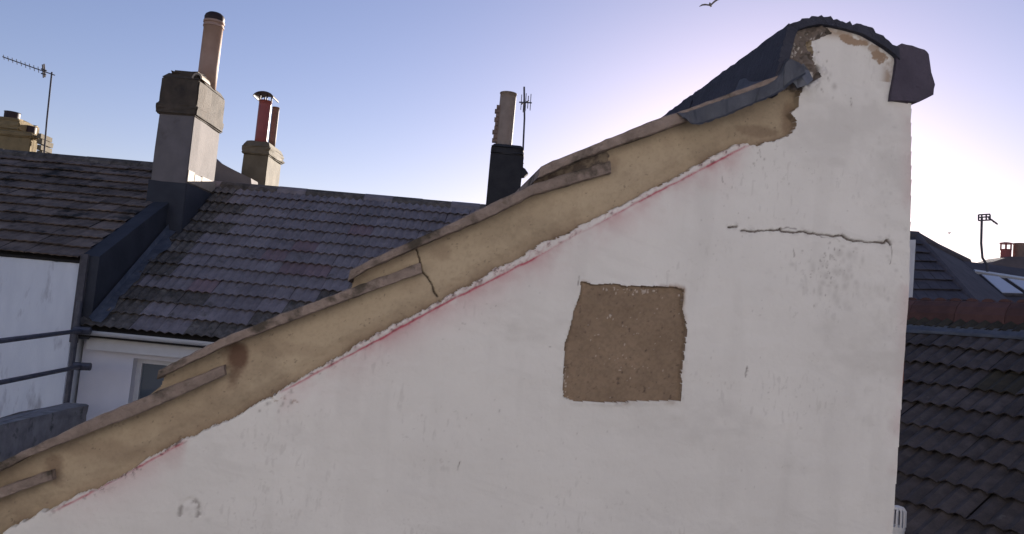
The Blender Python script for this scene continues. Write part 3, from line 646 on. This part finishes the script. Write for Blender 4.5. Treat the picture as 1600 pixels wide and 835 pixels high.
# dark lead-covered upstand between the two roofs (faces right)
bm = bmesh.new(); extrude_poly(bm, [fb(0.0, 0.02, -0.95), fb(0.0, 0.02, 0.045), fb(0.0, runB, riseB+0.05), fb(0.0, runB, riseB-0.6)], RA*0.21); bm_obj('party_upstand', bm, M['upstand'], houseB)
bm = bmesh.new(); extrude_poly(bm, [fb(0.0, -0.02, -1.0), fb(0.0, -0.02, 0.06), fb(0.0, 0.018, 0.06), fb(0.0, 0.018, -1.0)], RA*0.09); bm_obj('verge_board', bm, M['metal'], houseB)
# stepped lead flashing where the upstand meets the grey roof
nA = RA.cross(upA).normalized()
bm = bmesh.new(); rows = []
for i in range(36):
    d = lenA*i/35*0.98; wob = 0.02*math.sin(i*0.9)+0.012*math.sin(i*2.3)
    wv = 0.33 + wob + (0.07 if 15 < i < 19 else 0)
    p0 = OA + upA*d + nA*0.15 + RA*0.204; p1 = OA + upA*d + nA*0.086 + RA*0.225; p2 = OA + upA*d + nA*(0.080+0.010*math.sin(i*1.7)) + RA*wv
    rows.append([bm.verts.new(p) for p in (p0, p1, p2)])
for i in range(35):
    for k in range(2): bm.faces.new((rows[i][k], rows[i][k+1], rows[i+1][k+1], rows[i+1][k]))
bmesh.ops.solidify(bm, geom=bm.faces[:], thickness=0.004)
tag(bm_obj('lead_flashing', bm, M['leadpale'], houseA, smooth=False), 'crumpled blue grey lead strip along the left edge of the roof')

# ================================================================== chimney stacks
def chimney(label, y, lpx, cpx, rpx, v, topv, basez, shaft_m, cap_m, cap_h, over, rotz=0.0, flaunch=0.12, front_m=None):
    p0 = at_y(lpx, v, y); p1 = at_y(cpx, v, y); yb = y_at_x(rpx, v, p1.x) if rpx else y+0.6
    ztop = at_y(cpx, topv, y).z
    root = thing('chimney_stack', ((p0.x+p1.x)/2, (y+yb)/2, basez), label, 'chimney')
    lo = (p0.x, y, basez); hi = (p1.x, yb, ztop-cap_h)
    box('shaft', lo, hi, shaft_m, root, bevel=0.012, cuts=3, jitter=0.004, rotz=rotz)
    box('corbel', (p0.x-over, y-over, ztop-cap_h+0.001), (p1.x+over, yb+over, ztop), cap_m, root, bevel=0.018, cuts=3, jitter=0.007, rotz=rotz)
    if flaunch:
        bm = bmesh.new(); c = []
        for (f, z) in ((0.0, 0.001), (0.25, flaunch*0.75), (0.6, flaunch)):
            w2 = (p1.x-p0.x)/2+over*0.6; d2 = (yb-y)/2+over*0.6; cx_ = (p0.x+p1.x)/2; cy_ = (y+yb)/2
            k = 1-f*0.75; c.append([bm.verts.new((cx_+sx*w2*k+random.uniform(-.01, .01), cy_+sy*d2*(1-f*0.45), ztop+z)) for (sx, sy) in ((-1, -1), (1, -1), (1, 1), (-1, 1))])
        for a, b in zip(c[:-1], c[1:]):
            for k in range(4): bm.faces.new((a[k], a[(k+1) % 4], b[(k+1) % 4], b[k]))
        bm.faces.new(c[-1]); bm.faces.new(c[0][::-1]); bm_obj('flaunching', bm, cap_m, root)
    return root, p0, p1, yb, ztop
def pot(root, u0, u1, vb, vt, y, mt, name='chimney_pot', collar=True, taper=1.0, sink=0.15):
    a = at_y((u0+u1)/2, (vb+vt)/2, y); r = abs(at_y(u1, vb, y).x-at_y(u0, vb, y).x)/2
    zb = at_y((u0+u1)/2, vb, y).z; zt = at_y((u0+u1)/2, vt, y).z; h = zt-zb; bm = bmesh.new()
    pf = [(r, -sink), (r, 0), (r*taper, h*0.86)]
    pf += [(r*taper*1.08, h*0.865), (r*taper*1.08, h*0.90), (r*taper*1.01, h*0.905), (r*taper*1.01, h*0.945), (r*taper*1.10, h*0.95), (r*taper*1.10, h)] if collar else [(r*taper, h*0.985), (r*taper*1.07, h*0.985), (r*taper*1.07, h)]
    pf += [(r*taper*0.85, h), (r*taper*0.82, h*0.85)]
    lathe(bm, (a.x, y, zb), pf, 28); o = bm_obj(name, bm, mt, root, smooth=False)
    for p_ in o.data.polygons: p_.use_smooth = abs(p_.normal.z) < 0.5
    return o, Vector((a.x, y, zt)), r*taper

# 1: large stack astride the party wall, buff pot
c1, p0, p1, yb, zt = chimney('tall grey rendered stack with stepped head and long buff pot, between two left roofs', 10.75, 240.5, 297, 340, 240, 124, at_y(270, 420, 10.75).z, M['stack'], M['cement'], 0.50, 0.018, flaunch=0.10)
box('corbel_course', (p0.x-0.045, 10.75-0.035, zt-0.53), (p1.x+0.035, yb+0.03, zt-0.36), M['cement'], c1, bevel=0.02, cuts=3, jitter=0.006)
box('head_block', (p0.x+0.10, 10.75+0.02, zt+0.001), (p1.x-0.02, 10.75+0.35, zt+0.13), M['cement'], c1, bevel=0.03, cuts=2, jitter=0.01)
o, top, r = pot(c1, 316, 345, 104, 34, 11.35, M['buffpot'], sink=0.35)
bm = bmesh.new(); lathe(bm, top+Vector((0, 0, -0.02)), [(r*0.98, 0), (r*1.04, 0.03), (r*1.06, 0.075), (r*0.96, 0.115), (r*0.7, 0.145), (r*0.3, 0.16)], 24); bm_obj('cowl', bm, M['soot'], o, smooth=True)
bm = bmesh.new(); q = Vector((p1.x-0.03, 10.75+0.02, zt+0.015)); arc = [(0.075*math.cos(a), 0.085*math.sin(a)) for a in [math.pi*k/10 for k in range(11)]]; arci = [(0.05*math.cos(a), 0.06*math.sin(a)) for a in [math.pi-math.pi*k/10 for k in range(11)]]
extrude_poly(bm, [q+Vector((a, -0.03, b)) for (a, b) in arc+arci], Vector((0, 0.30, 0))); bm_obj('half_round_cap', bm, M['paleclay'], c1)
fl0 = on_plane(294, 266, Vector((p1.x, 0, 0)), Vector((1, 0, 0))); 
bm = bmesh.new(); sr = random.Random(2); zz = fl0.z
ys_ = [10.745, 10.95, 10.96, 11.2, 11.21, yb+0.005]
for k in range(3):
    ya, ybb = ys_[2*k], ys_[2*k+1]; dz = -0.045*k*0
    extrude_poly(bm, [Vector((p1.x+0.004, ya, zz-0.17+dz)), Vector((p1.x+0.004, ybb, zz-0.17+dz)), Vector((p1.x+0.004, ybb, zz-0.01+sr.uniform(-.012, .012))), Vector((p1.x+0.004, ya, zz-0.01+sr.uniform(-.012, .012)))], Vector((0.012+0.004*k, 0, 0)))
bm_obj('flashing', bm, M['paleclay'], c1)
box('dark_base', (p0.x-0.02, 10.75-0.02, at_y(270, 420, 10.75).z), (p1.x+0.02, yb+0.02, zz-0.19), M['upstand'], c1, bevel=0.01, cuts=2, jitter=0.005)  # darker box around the shaft, below the flashing
# sloping coping behind it
y = 12.6; q = [at_y(u, v, y) for (u, v) in ((325, 240), (336, 250), (362, 264), (392, 279), (398, 330), (325, 330))]
bm = bmesh.new(); extrude_poly(bm, q, Vector((0, 0.35, 0))); o = bm_obj('parapet_wall', bm, M['stack']); tag(o, 'grey parapet with sloping top showing between the two left chimneys', 'wall')
# 2: smaller stack with red pot
c2, p0, p1, yb, zt = chimney('small olive stack with glossy red pot and hooded cowl, behind the grey roof ridge', 13.2, 378.5, 417.5, 439.5, 255, 229, at_y(400, 340, 13.2).z, M['greenstack'], M['greenstack'], 0.16, 0.035, flaunch=0.10)
o, top, r = pot(c2, 402, 421.5, 216, 158, 13.35, M['redpot'], collar=False)
bm = bmesh.new(); n_ = 14
for k in range(4):
    a = k*math.pi/2+0.5; tube(bm, [top+Vector((math.cos(a)*r*0.9, math.sin(a)*r*0.9, -0.02)), top+Vector((math.cos(a)*r*0.9, math.sin(a)*r*0.9, 0.10))], 0.012, 6)
arc = [(0.18*math.cos(a), 0.105*math.sin(a)) for a in [math.pi*k/12 for k in range(13)]]; arci = [(0.165*math.cos(a), 0.09*math.sin(a)) for a in [math.pi-math.pi*k/12 for k in range(13)]]
extrude_poly(bm, [top+Vector((a, -0.16, b+0.03)) for (a, b) in arc+arci], Vector((0, 0.32, 0))); bm_obj('cowl', bm, M['soot'], o)
pot(c2, 423, 434, 218, 168, 13.75, M['brownpot'], collar=False)
# 3: blackened stack in the middle
c3, p0, p1, yb, zt = chimney('black stack with tall pale pot, showing just above the middle of the gable verge', 9.8, 764, 815.5, None, 268, 232, at_y(790, 420, 9.8).z-0.95, M['blackstack'], M['blackstack'], 0.10, 0.004, flaunch=0.05)
o, top, r = pot(c3, 778, 803.5, 228, 146, 10.05, M['fadedpot'], collar=False, sink=0.1)
bm = bmesh.new(); sr = random.Random(8)
for k in range(9):
    v_ = 168+6.5*k; q = at_y(781.5-0.75*k, v_, 10.02); add_box(bm, (q.x-0.04-sr.uniform(0, .025), q.y-0.03, q.z-0.026), (q.x+0.05, q.y+0.04, q.z+0.022))
bm_obj('broken_pot', bm, M['brownpot'], c3)
q = at_y(820, 271, 9.8); bm = bmesh.new(); extrude_poly(bm, [q+Vector((a, 0, b)) for (a, b) in ((-0.04, 0.08), (0.0, 0.06), (0.045, 0.005), (0.0, -0.04), (-0.04, -0.05))], Vector((0, 0.12, 0))); bm_obj('bracket', bm, M['blackstack'], c3)
# 4: ochre stack at the left edge
c4, p0, p1, yb, zt = chimney('ochre rendered stack with two sooty stub pots, cut by the left edge', 13.4, -60, 48, 60, 220, 207, at_y(20, 300, 13.4).z, M['yellowstack'], M['yellowstack'], 0.10, 0.03, flaunch=0.0)
bq = at_y(12, 203, 13.4); box('head_block', (at_y(-50, 200, 13.4).x, 13.38, zt+0.001), (at_y(30, 200, 13.4).x, 14.0, at_y(12, 183, 13.4).z), M['yellowstack'], c4, bevel=0.03, cuts=3, jitter=0.012)
for (u0, u1, vb, vt, yy) in ((8, 30, 186, 176, 13.7), (38, 56, 207, 198, 13.7)): pot(c4, u0, u1, vb, vt, yy, M['soot'], collar=False)
for k in range(4):
    q = at_y(62, 212+9*k, 13.4); box('brick', (q.x-0.06, 13.42, q.z-0.042), (q.x+0.012+0.02*(k % 2), 13.75, q.z+0.042), M['greenstack'], c4, bevel=0.008, jitter=0.004)

# ================================================================== aerials
def aerial(label, mast, y, r=0.018):
    pts = [at_y(u, v, y) for (u, v) in mast]
    root = thing('television_aerial', pts[0], label, 'aerial')
    bm = bmesh.new(); tube(bm, pts, r, 8); bm_obj('mast', bm, M['metal'], root)
    return root
def bars(name, root, segs, y, r, m=None):
    bm = bmesh.new()
    for (a, b, dy) in segs: tube(bm, [at_y(a[0], a[1], y-dy), at_y(b[0], b[1], y+dy)], r, 6)
    return bm_obj(name, bm, m or M['metal'], root)
a1 = aerial('long thin aerial pointing left above the mossy roof, at the far left', [(67, 262), (73, 190), (81, 113)], 13.0, 0.014)
bars('boom', a1, [((4, 89), (86, 118), 0.0)], 13.0, 0.009)
for k in range(9):
    f = k/8; u = 6+54*f; v = 89.7+19.5*f; bars('director', a1, [((u-0.6, v-3.5-1.0*f), (u+0.6, v+3.5+1.0*f), 0.05)], 13.0, 0.006)
bars('reflector', a1, [((66.5, 101), (68, 122), 0.03), ((69, 100), (70.5, 121), 0.03), ((64.5, 108), (73, 111), 0.0), ((64.5, 115), (72, 117), 0.0)], 13.0, 0.012)
a2 = aerial('short aerial with crossed bars beside the tall pale pot of the black stack', [(816, 262), (819.5, 185), (819, 136)], 9.9, 0.012)
bars('boom', a2, [((811, 160), (831, 161), 0.0), ((815, 163), (826, 158), 0.15)], 9.9, 0.009)
for (u, h) in ((814.5, 12), (818, 16), (821.5, 14), (825, 10), (829, 13)): bars('director', a2, [((u+0.8, 160-h), (u-0.8, 160+h), 0.03)], 9.9, 0.0055)
a3 = aerial('bent mast aerial with small cage, above the far slate roof at right', [(1543, 425), (1542, 414), (1535, 403), (1533, 380), (1534, 341)], 14.0, 0.022)
bars('reflector', a3, [((1529, 336), (1547, 335), 0.0), ((1529, 340), (1547, 339), 0.0), ((1529, 345), (1547, 344), 0.0)] + [((1529+u, 336), (1529+u, 345), 0.0) for u in (0, 5, 12, 18)], 14.0, 0.014)
bars('boom', a3, [((1545, 341), (1558, 350), 0.2)], 14.0, 0.016)
for k in range(3): bars('director', a3, [((1550+3*k, 343+2.2*k), (1552+3*k, 347.5+2*k), 0.05)], 14.0, 0.009)

# ================================================================== right: dark tiled roof falling towards the camera
azd = R(-28.4); DD = Vector((math.sin(azd), math.cos(azd), 0)); DE = Vector((math.cos(azd), -math.sin(azd), 0))
pit = R(35); upD = DE*math.cos(pit)+Z*math.sin(pit); nD = DD.cross(upD)
if nD.z < 0: nD = -nD
OD = at_y(1500, 500, 7.0)      # top of the tiled slope
rD = -DD                        # course direction, towards the right of the picture
houseD = thing('outbuilding', OD-DE*1.5-Z*(OD.z), 'dark tiled roof with terracotta ridge beside the wall corner, lower right', 'building')
def fd(x, d, h=0.0): return OD + rD*x - upD*d + nD*h
XL, XR, DL = -5.0, 4.2, 3.3
bm = bmesh.new(); extrude_poly(bm, [fd(XL, -0.1, -0.01), fd(XR, -0.1, -0.01), fd(XR, DL, -0.01), fd(XL, DL, -0.01)], -nD*0.08)
tpD = fd(0, -0.12, -0.01)
extrude_poly(bm, [fd(XL, -0.12, -0.02), fd(XR, -0.12, -0.02), fd(XR, -0.12, -0.02)+DE*2.4-Z*1.7, fd(XL, -0.12, -0.02)+DE*2.4-Z*1.7], Vector((0, 0, -0.08)))
roofD = bm_obj('roof', bm, M['felt'], houseD)
c0 = int(XL/0.33)+1; c1_ = int(XR/0.33)-1
lay_tiles(roofD, fd(0, 3.24, 0.0), rD, upD, range(-9, c1_), 11, lambda c, r: pick('tileD') if random.random() < 0.93 else pick('tileDmoss'), slip=0.007)
lay_tiles(roofD, fd(0, 0.235, 0.0), rD, upD, range(-11, c1_), 1, lambda c, r: pick('tileDmoss'), slip=0.007)
bm = bmesh.new(); rows = []
for i in range(60):
    x = XL+(XR-XL)*i/59; a = 0.008*math.sin(i*1.9)+0.006*math.sin(i*0.7); rows.append([bm.verts.new(fd(x, d, h)) for (d, h) in ((0.20+a*0.4, 0.052), (0.27, 0.062+a*0.5), (0.345+a, 0.052+a*0.4))])
for i in range(59):
    for k in range(2): bm.faces.new((rows[i][k], rows[i][k+1], rows[i+1][k+1], rows[i+1][k]))
bmesh.ops.solidify(bm, geom=bm.faces[:], thickness=0.005); bm_obj('lead_strip', bm, M['leadpale'], houseD, smooth=True)
for i in range(-11, 9):
    p = fd(0.44*i, -0.06, -0.02); bm = bmesh.new()
    extrude_poly(bm, [p+DE*a+Z*b for (a, b) in ((-0.15, -0.05), (-0.145, 0.03), (-0.11, 0.10), (-0.06, 0.145), (0, 0.16), (0.06, 0.145), (0.11, 0.10), (0.15, -0.02))], rD*0.435); bm_obj('ridge_tile', bm, M['terracotta'], roofD)
    # scalloped crest on top of each ridge tile
    bm = bmesh.new()
    for q in range(3):
        cpos = p + rD*(0.0725+0.145*q) + Z*0.150; lathe(bm, (0, 0, 0), [(0.001, 0), (0.001, 0.001)], 3, False) if False else None
        prf = [(-0.06, 0.0), (-0.05, 0.018), (-0.03, 0.030), (0, 0.034), (0.03, 0.030), (0.05, 0.018), (0.06, 0.0)]
        extrude_poly(bm, [cpos+rD*a+Z*b-DE*0.02 for (a, b) in prf], DE*0.04)
    bm_obj('crest', bm, M['terracotta'], roofD)
bm = bmesh.new(); wl = fd(XL, DL-0.1, -0.1); wr = fd(XR, DL-0.1, -0.1)
extrude_poly(bm, [wl, wr, Vector((wr.x, wr.y, 0)), Vector((wl.x, wl.y, 0))], DE*4.5); bm_obj('wall', bm, M['cement'], houseD)

# soil vent pipe with a slotted cage, by the wall corner
vy = 4.4; vt = at_y(1403, 792, vy); vr = abs(at_y(1414, 800, vy).x-at_y(1391, 800, vy).x)/2
vent = thing('vent_pipe', (vt.x, vy, 0), 'pale plastic vent pipe with slotted cage top at the foot of the wall corner', 'pipe')
bm = bmesh.new(); zc = at_y(1402, 822, vy).z-vt.z
lathe(bm, vt, [(vr*0.98, -vt.z), (vr*0.98, zc-0.02), (vr*1.06, zc-0.02), (vr*1.06, zc)], 20); bm_obj('pipe', bm, M['upvc'], vent)
for k in range(12):
    a = k*math.pi/6; bm = bmesh.new(); c_, s_ = math.cos(a), math.sin(a)
    tube(bm, [vt+Vector((c_*vr, s_*vr, zc)), vt+Vector((c_*vr*0.96, s_*vr*0.96, -0.02)), vt+Vector((c_*vr*0.7, s_*vr*0.7, -0.004)), vt+Vector((c_*vr*0.2, s_*vr*0.2, 0.0))], 0.0058, 6); bm_obj('cage_bar', bm, M['upvc'], vent)
bm = bmesh.new(); lathe(bm, vt, [(vr*0.8, -0.013), (vr*0.62, 0.0), (vr*0.2, 0.006)], 16); bm_obj('cage_cap', bm, M['upvc'], vent)

# ================================================================== far right: slate hip roof, rooflights, chimney
yC = 12.0
houseC = thing('slate_house', (at_y(1480, 460, yC).x, yC+1, 0), 'hipped grey slate roof with bright rooflights behind the terracotta ridge, at right', 'house')
ap = at_y(1432, 370, 13.5); hb = at_y(1520, 472, 11.6); lf = at_y(1330, 470, 11.6); far = at_y(1512, 411, 15.0)
apl = at_y(1330, 362, 13.5); low = 0.25
hb2 = hb+(hb-ap)*0.25; lf2 = lf+(lf-apl)*0.25
fr2 = far+(far-ap)*0.0
def slab(name, pts, mt, parent, th=0.06):
    bm = bmesh.new(); n = (pts[1]-pts[0]).cross(pts[2]-pts[0]).normalized()
    if n.z < 0: n = -n
    extrude_poly(bm, pts, -n*th); return bm_obj(name, bm, mt, parent)
roofC = slab('roof', [apl, ap, hb2, lf2], M['slateC'], houseC)
rt = at_y(1570, 480, 12.6)
slab('hip_roof', [ap+Vector((0.004, 0, 0)), far, at_y(1600, 490, 12.9), hb2+Vector((0.004, 0, 0))], M['slateC'], houseC)
# slate courses on the front slope
dv = (hb2-ap); rwn = 9
nC = (ap-apl).cross(lf2-apl).normalized(); nC = nC if nC.z > 0 else -nC
for i in range(rwn):
    f0, f1 = i/rwn, (i+1.25)/rwn
    a0, b0 = apl.lerp(lf2, f0), ap.lerp(hb2, f0); a1, b1 = apl.lerp(lf2, min(f1, 1)), ap.lerp(hb2, min(f1, 1)); nc = 8+i//2
    for k in range(nc//2, nc):
        q0, q1 = k/nc+0.002, (k+1)/nc-0.002; bm = bmesh.new()
        extrude_poly(bm, [a0.lerp(b0, q0)+nC*0.006, a0.lerp(b0, q1)+nC*0.006, a1.lerp(b1, q1)+nC*(0.045+random.uniform(0, .01)), a1.lerp(b1, q0)+nC*(0.045+random.uniform(0, .01))], -nC*0.012); bm_obj('slate', bm, M['slateC'], roofC)
bm = bmesh.new(); tube(bm, [apl+Z*0.02, ap+Z*0.02, ap+Z*0.02+(ap-apl)*0.02], 0.08, 8); tube(bm, [ap+Z*0.02, ap.lerp(far, .35)-Z*0.0, far+Z*0.02], 0.07, 8); tube(bm, [ap+Z*0.01, hb2+Z*0.01], 0.065, 8); bm_obj('ridge_roll', bm, M['slateC'], houseC)
bm = bmesh.new(); q = at_y(1422, 375, 9.0); q2 = at_y(1431, 375, 9.0); zb = 0.0
extrude_poly(bm, [q, q2, Vector((q2.x, q2.y, zb)), Vector((q.x, q.y, zb))], Vector((0, 0.05, 0)))
cb = bm_obj('white_post', bm, M['upvc']); tag(cb, 'narrow white post standing upright just past the wall corner', 'post')
# lower wing with rooflights
e = [at_y(u, v, yy) for (u, v, yy) in ((1505, 408, 14.6), (1660, 428, 14.6), (1690, 520, 12.8), (1545, 500, 12.8))]
wing = slab('wing_roof', e, M['slateC'], houseC, 0.08)
nW = (e[1]-e[0]).cross(e[3]-e[0]).normalized(); nW = nW if nW.z > 0 else -nW
def ew(u, v): return on_plane(u, v, e[0]+nW*0.05, nW)
bm = bmesh.new(); extrude_poly(bm, [ew(1522, 421), ew(1640, 439), ew(1641, 442), ew(1524, 424)], -nW*0.05); bm_obj('metal_trim', bm, M['upvc'], houseC)
for (q) in ([(1534, 430), (1560, 433), (1598, 459), (1566, 458)], [(1574, 436), (1602, 440), (1645, 468), (1612, 462)]):
    fr = [ew(u, v) for (u, v) in q]; c = sum(fr, Vector())/4
    bm = bmesh.new(); extrude_poly(bm, [c+(p-c)*1.10 for p in fr], -nW*0.04); o = bm_obj('rooflight', bm, M['metal'], houseC)
    bm = bmesh.new(); extrude_poly(bm, [p+nW*0.012 for p in fr], -nW*0.01); bm_obj('pane', bm, M['skyglass'], o)
bm = bmesh.new(); extrude_poly(bm, [lf2, hb2, at_y(1600, 490, 12.9), at_y(1690, 520, 12.9)], Vector((0, 0, -4.5))); bm_obj('wall', bm, M['cement'], houseC)
yk = 15.5
c5 = thing('chimney_stack', (at_y(1578, 410, yk).x, yk, at_y(1578, 430, yk).z), 'low grey stack with one red and one grey pot, at the right edge', 'chimney')
bm = bmesh.new(); extrude_poly(bm, [at_y(u, v, yk-0.3) for (u, v) in ((1548, 440), (1549, 416), (1553, 409), (1562, 406), (1578, 401), (1612, 402), (1625, 410), (1628, 440))], Vector((0, 0.7, 0))); bm_obj('shaft', bm, M['slateC'], c5)
o, top, r = pot(c5, 1563.5, 1579, 406, 390, yk, M['redpot'], collar=False)
bm = bmesh.new()
for k in range(6): a = k*math.pi/3; tube(bm, [top+Vector((math.cos(a)*r, math.sin(a)*r, -0.02)), top+Vector((math.cos(a)*r, math.sin(a)*r, 0.11))], 0.014, 5)
lathe(bm, top+Vector((0, 0, 0.11)), [(r*1.15, 0), (r*1.15, 0.02), (r*0.5, 0.035)], 14); bm_obj('cage', bm, M['redpot'], o)
pot(c5, 1584, 1604, 404, 381, yk, M['brownpot'], collar=False)

# ================================================================== scaffold and ledge by the left wall
pole_y = 9.05
pt = [at_y(u, v, pole_y) for (u, v) in ((122, 470), (113, 560), (104, 650))]; pt = [Vector((pt[1].x, pole_y, p.z)) for p in (pt[0], pt[2])]
scaf = thing('scaffold_rail', (pt[1].x, pole_y, pt[1].z), 'grey tubular guard rail with two bars in front of the pale left wall', 'railing')
bm = bmesh.new(); tube(bm, pt, 0.033, 10); bm_obj('post', bm, M['steel'], scaf)
for (ul, vl, vr_) in ((0, 533, 517), (0, 598, 573)):
    a = at_y(126, vr_, pole_y-0.06); b = at_y(ul, vl, pole_y); hgt = a.z
    d = ray(ul, vl); yy = d.y*((hgt-CAM.z)/d.z); b = CAM + d*((hgt-CAM.z)/d.z); b2 = a+(b-a)*1.25
    bm = bmesh.new(); tube(bm, [a+(a-b).normalized()*0.06, b2], 0.024, 10); bm_obj('rail', bm, M['steel'], scaf)
    bm = bmesh.new(); tube(bm, [a+Vector((-0.08, 0.0, 0.0)), a+Vector((0.10, 0.03, 0.005))], 0.045, 8); bm_obj('coupler', bm, M['steel'], scaf)
lz = at_y(138, 632, 8.85).z
def on_z(u, v, z): d = ray(u, v); return CAM + d*((z-CAM.z)/d.z)
a = on_z(138, 632, lz); b = on_z(0, 666, lz); c = on_z(60, 700, lz)
bk = b+(b-a)*0.6
bm = bmesh.new(); dvr = (a-b).normalized(); sd_ = Vector((dvr.y, -dvr.x, 0))
extrude_poly(bm, [a, bk, bk-sd_*0.25, a-sd_*0.25], Vector((0, 0, -0.42)))
bmesh.ops.subdivide_edges(bm, edges=bm.edges[:], cuts=5)
for v in bm.verts: v.co += Vector([random.uniform(-.012, .012) for _ in range(3)])
tag(bm_obj('parapet', bm, M['concrete']), 'dirty low concrete parapet under the guard rail, lower left', 'wall')
flz = lz-0.42; 
bm = bmesh.new(); extrude_poly(bm, [a+sd_*0.02, bk+sd_*0.02, bk+sd_*2.2, a+sd_*2.2], Vector((0, 0, -0.2)))
for v in bm.verts: v.co.z -= 0.42
tag(bm_obj('flat_roof', bm, M['lead']), 'blue grey flat roof below the parapet, lower left', 'roof')
q = on_z(8, 690, flz+0.02); bm = bmesh.new(); bmesh.ops.create_icosphere(bm, subdivisions=3, radius=1.0)
for v in bm.verts:
    n_ = math.sin(v.co.x*4+1)*0.12+math.sin(v.co.y*5+v.co.z*3)*0.12; v.co *= (1+n_); v.co = Vector((v.co.x*0.20, v.co.y*0.16, max(v.co.z, -0.55)*0.10))+q+Vector((0, 0, 0.055))
tag(bm_obj('rubbish_bag', bm, M['black'], smooth=True), 'small black bag lying on the flat roof, lower left edge', 'bag')

# ================================================================== unseen house added behind the camera, its sunlit wall bounces light onto the gable
bounce_root = thing('bounce_house', (0, -2.4, 0), 'unseen pale grey house wall behind the viewpoint, added to bounce sunlight onto the gable', 'house')
bm = bmesh.new()
for (x0, x1, z0, z1) in ((-4.5, -0.7, 0, 8.6), (0.7, 4.5, 0, 8.6), (-0.7, 0.7, 0, 5.2), (-0.7, 0.7, 7.3, 8.6)): add_box(bm, (x0, -1.9, z0), (x1, -1.6, z1))
bm_obj('wall', bm, M['bounce_wall'], bounce_root)
bm = bmesh.new()
for (x0, x1, z0, z1) in ((-0.7, -0.62, 5.2, 7.3), (0.62, 0.7, 5.2, 7.3), (-0.62, 0.62, 5.2, 5.28), (-0.62, 0.62, 7.22, 7.3)): add_box(bm, (x0, -1.8, z0), (x1, -1.72, z1))
ow = bm_obj('window', bm, M['upvc'], bounce_root)
bm = bmesh.new(); add_box(bm, (-0.62, -1.77, 5.28), (0.62, -1.75, 7.22)); bm_obj('pane', bm, M['glass'], ow)
bm = bmesh.new(); extrude_poly(bm, [Vector((-4.7, -1.4, 8.5)), Vector((-4.7, -5.0, 10.8)), Vector((-4.7, -8.6, 8.5))], Vector((9.4, 0, 0))); bm_obj('roof', bm, M['tileD'], bounce_root)

# ================================================================== gulls
def gull(label, u, v, y, span, roll, hd, flap=0.25):
    c = at_y(u, v, y); X = Vector((math.cos(hd), math.sin(hd), 0)); Yv = Vector((-math.sin(hd), math.cos(hd), 0))
    root = thing('gull', c, label, 'bird')
    mw = Matrix.Translation(c) @ Matrix.Rotation(hd, 4, 'Z') @ Matrix.Rotation(roll, 4, 'X')
    s = span; bm = bmesh.new()
    n = 10; prof = [(-0.36, 0.004), (-0.26, 0.03), (-0.12, 0.058), (0.02, 0.066), (0.12, 0.052), (0.18, 0.038), (0.22, 0.036), (0.26, 0.02), (0.30, 0.006)]
    rg = [[bm.verts.new((x*s*0.8, math.cos(k*2*math.pi/n)*r_*s, math.sin(k*2*math.pi/n)*r_*s*0.85)) for k in range(n)] for (x, r_) in prof]
    for i in range(len(rg)-1):
        for k in range(n): bm.faces.new((rg[i][k], rg[i][(k+1) % n], rg[i+1][(k+1) % n], rg[i+1][k]))
    bm.faces.new(rg[0][::-1]); bm.faces.new(rg[-1])
    for side in (-1, 1):      # wings grow out of the same body mesh
        st_ = [(0.05, 0.11, -0.07, 0.02), (0.22, 0.16, -0.03, flap*0.45), (0.36, 0.10, -0.06, flap*0.5), (0.50, -0.06, -0.10, flap*0.25)]
        prev = None
        for (yy, xf, xb, zz) in st_:
            cur = [bm.verts.new((xf*s, side*yy*s, zz*s+0.012*s*(1-yy))), bm.verts.new((xb*s, side*yy*s, zz*s)), bm.verts.new((xf*s, side*yy*s, zz*s-0.008*s))]
            if prev:
                for k in range(3): bm.faces.new((prev[k], prev[(k+1) % 3], cur[(k+1) % 3], cur[k]))
            else: bm.faces.new(cur)
            prev = cur
        bm.faces.new(prev[::-1])
    bm_obj('body', bm, M['gull'], root, mw=mw)
gull('gull gliding high at the top of the picture, left of the ridge', 1110, 8, 30, 0.85, R(-16), R(66), 0.3)
gull('tiny distant gull low in the bright sky at right', 1483, 365, 60, 0.45, R(10), R(5), 0.5)
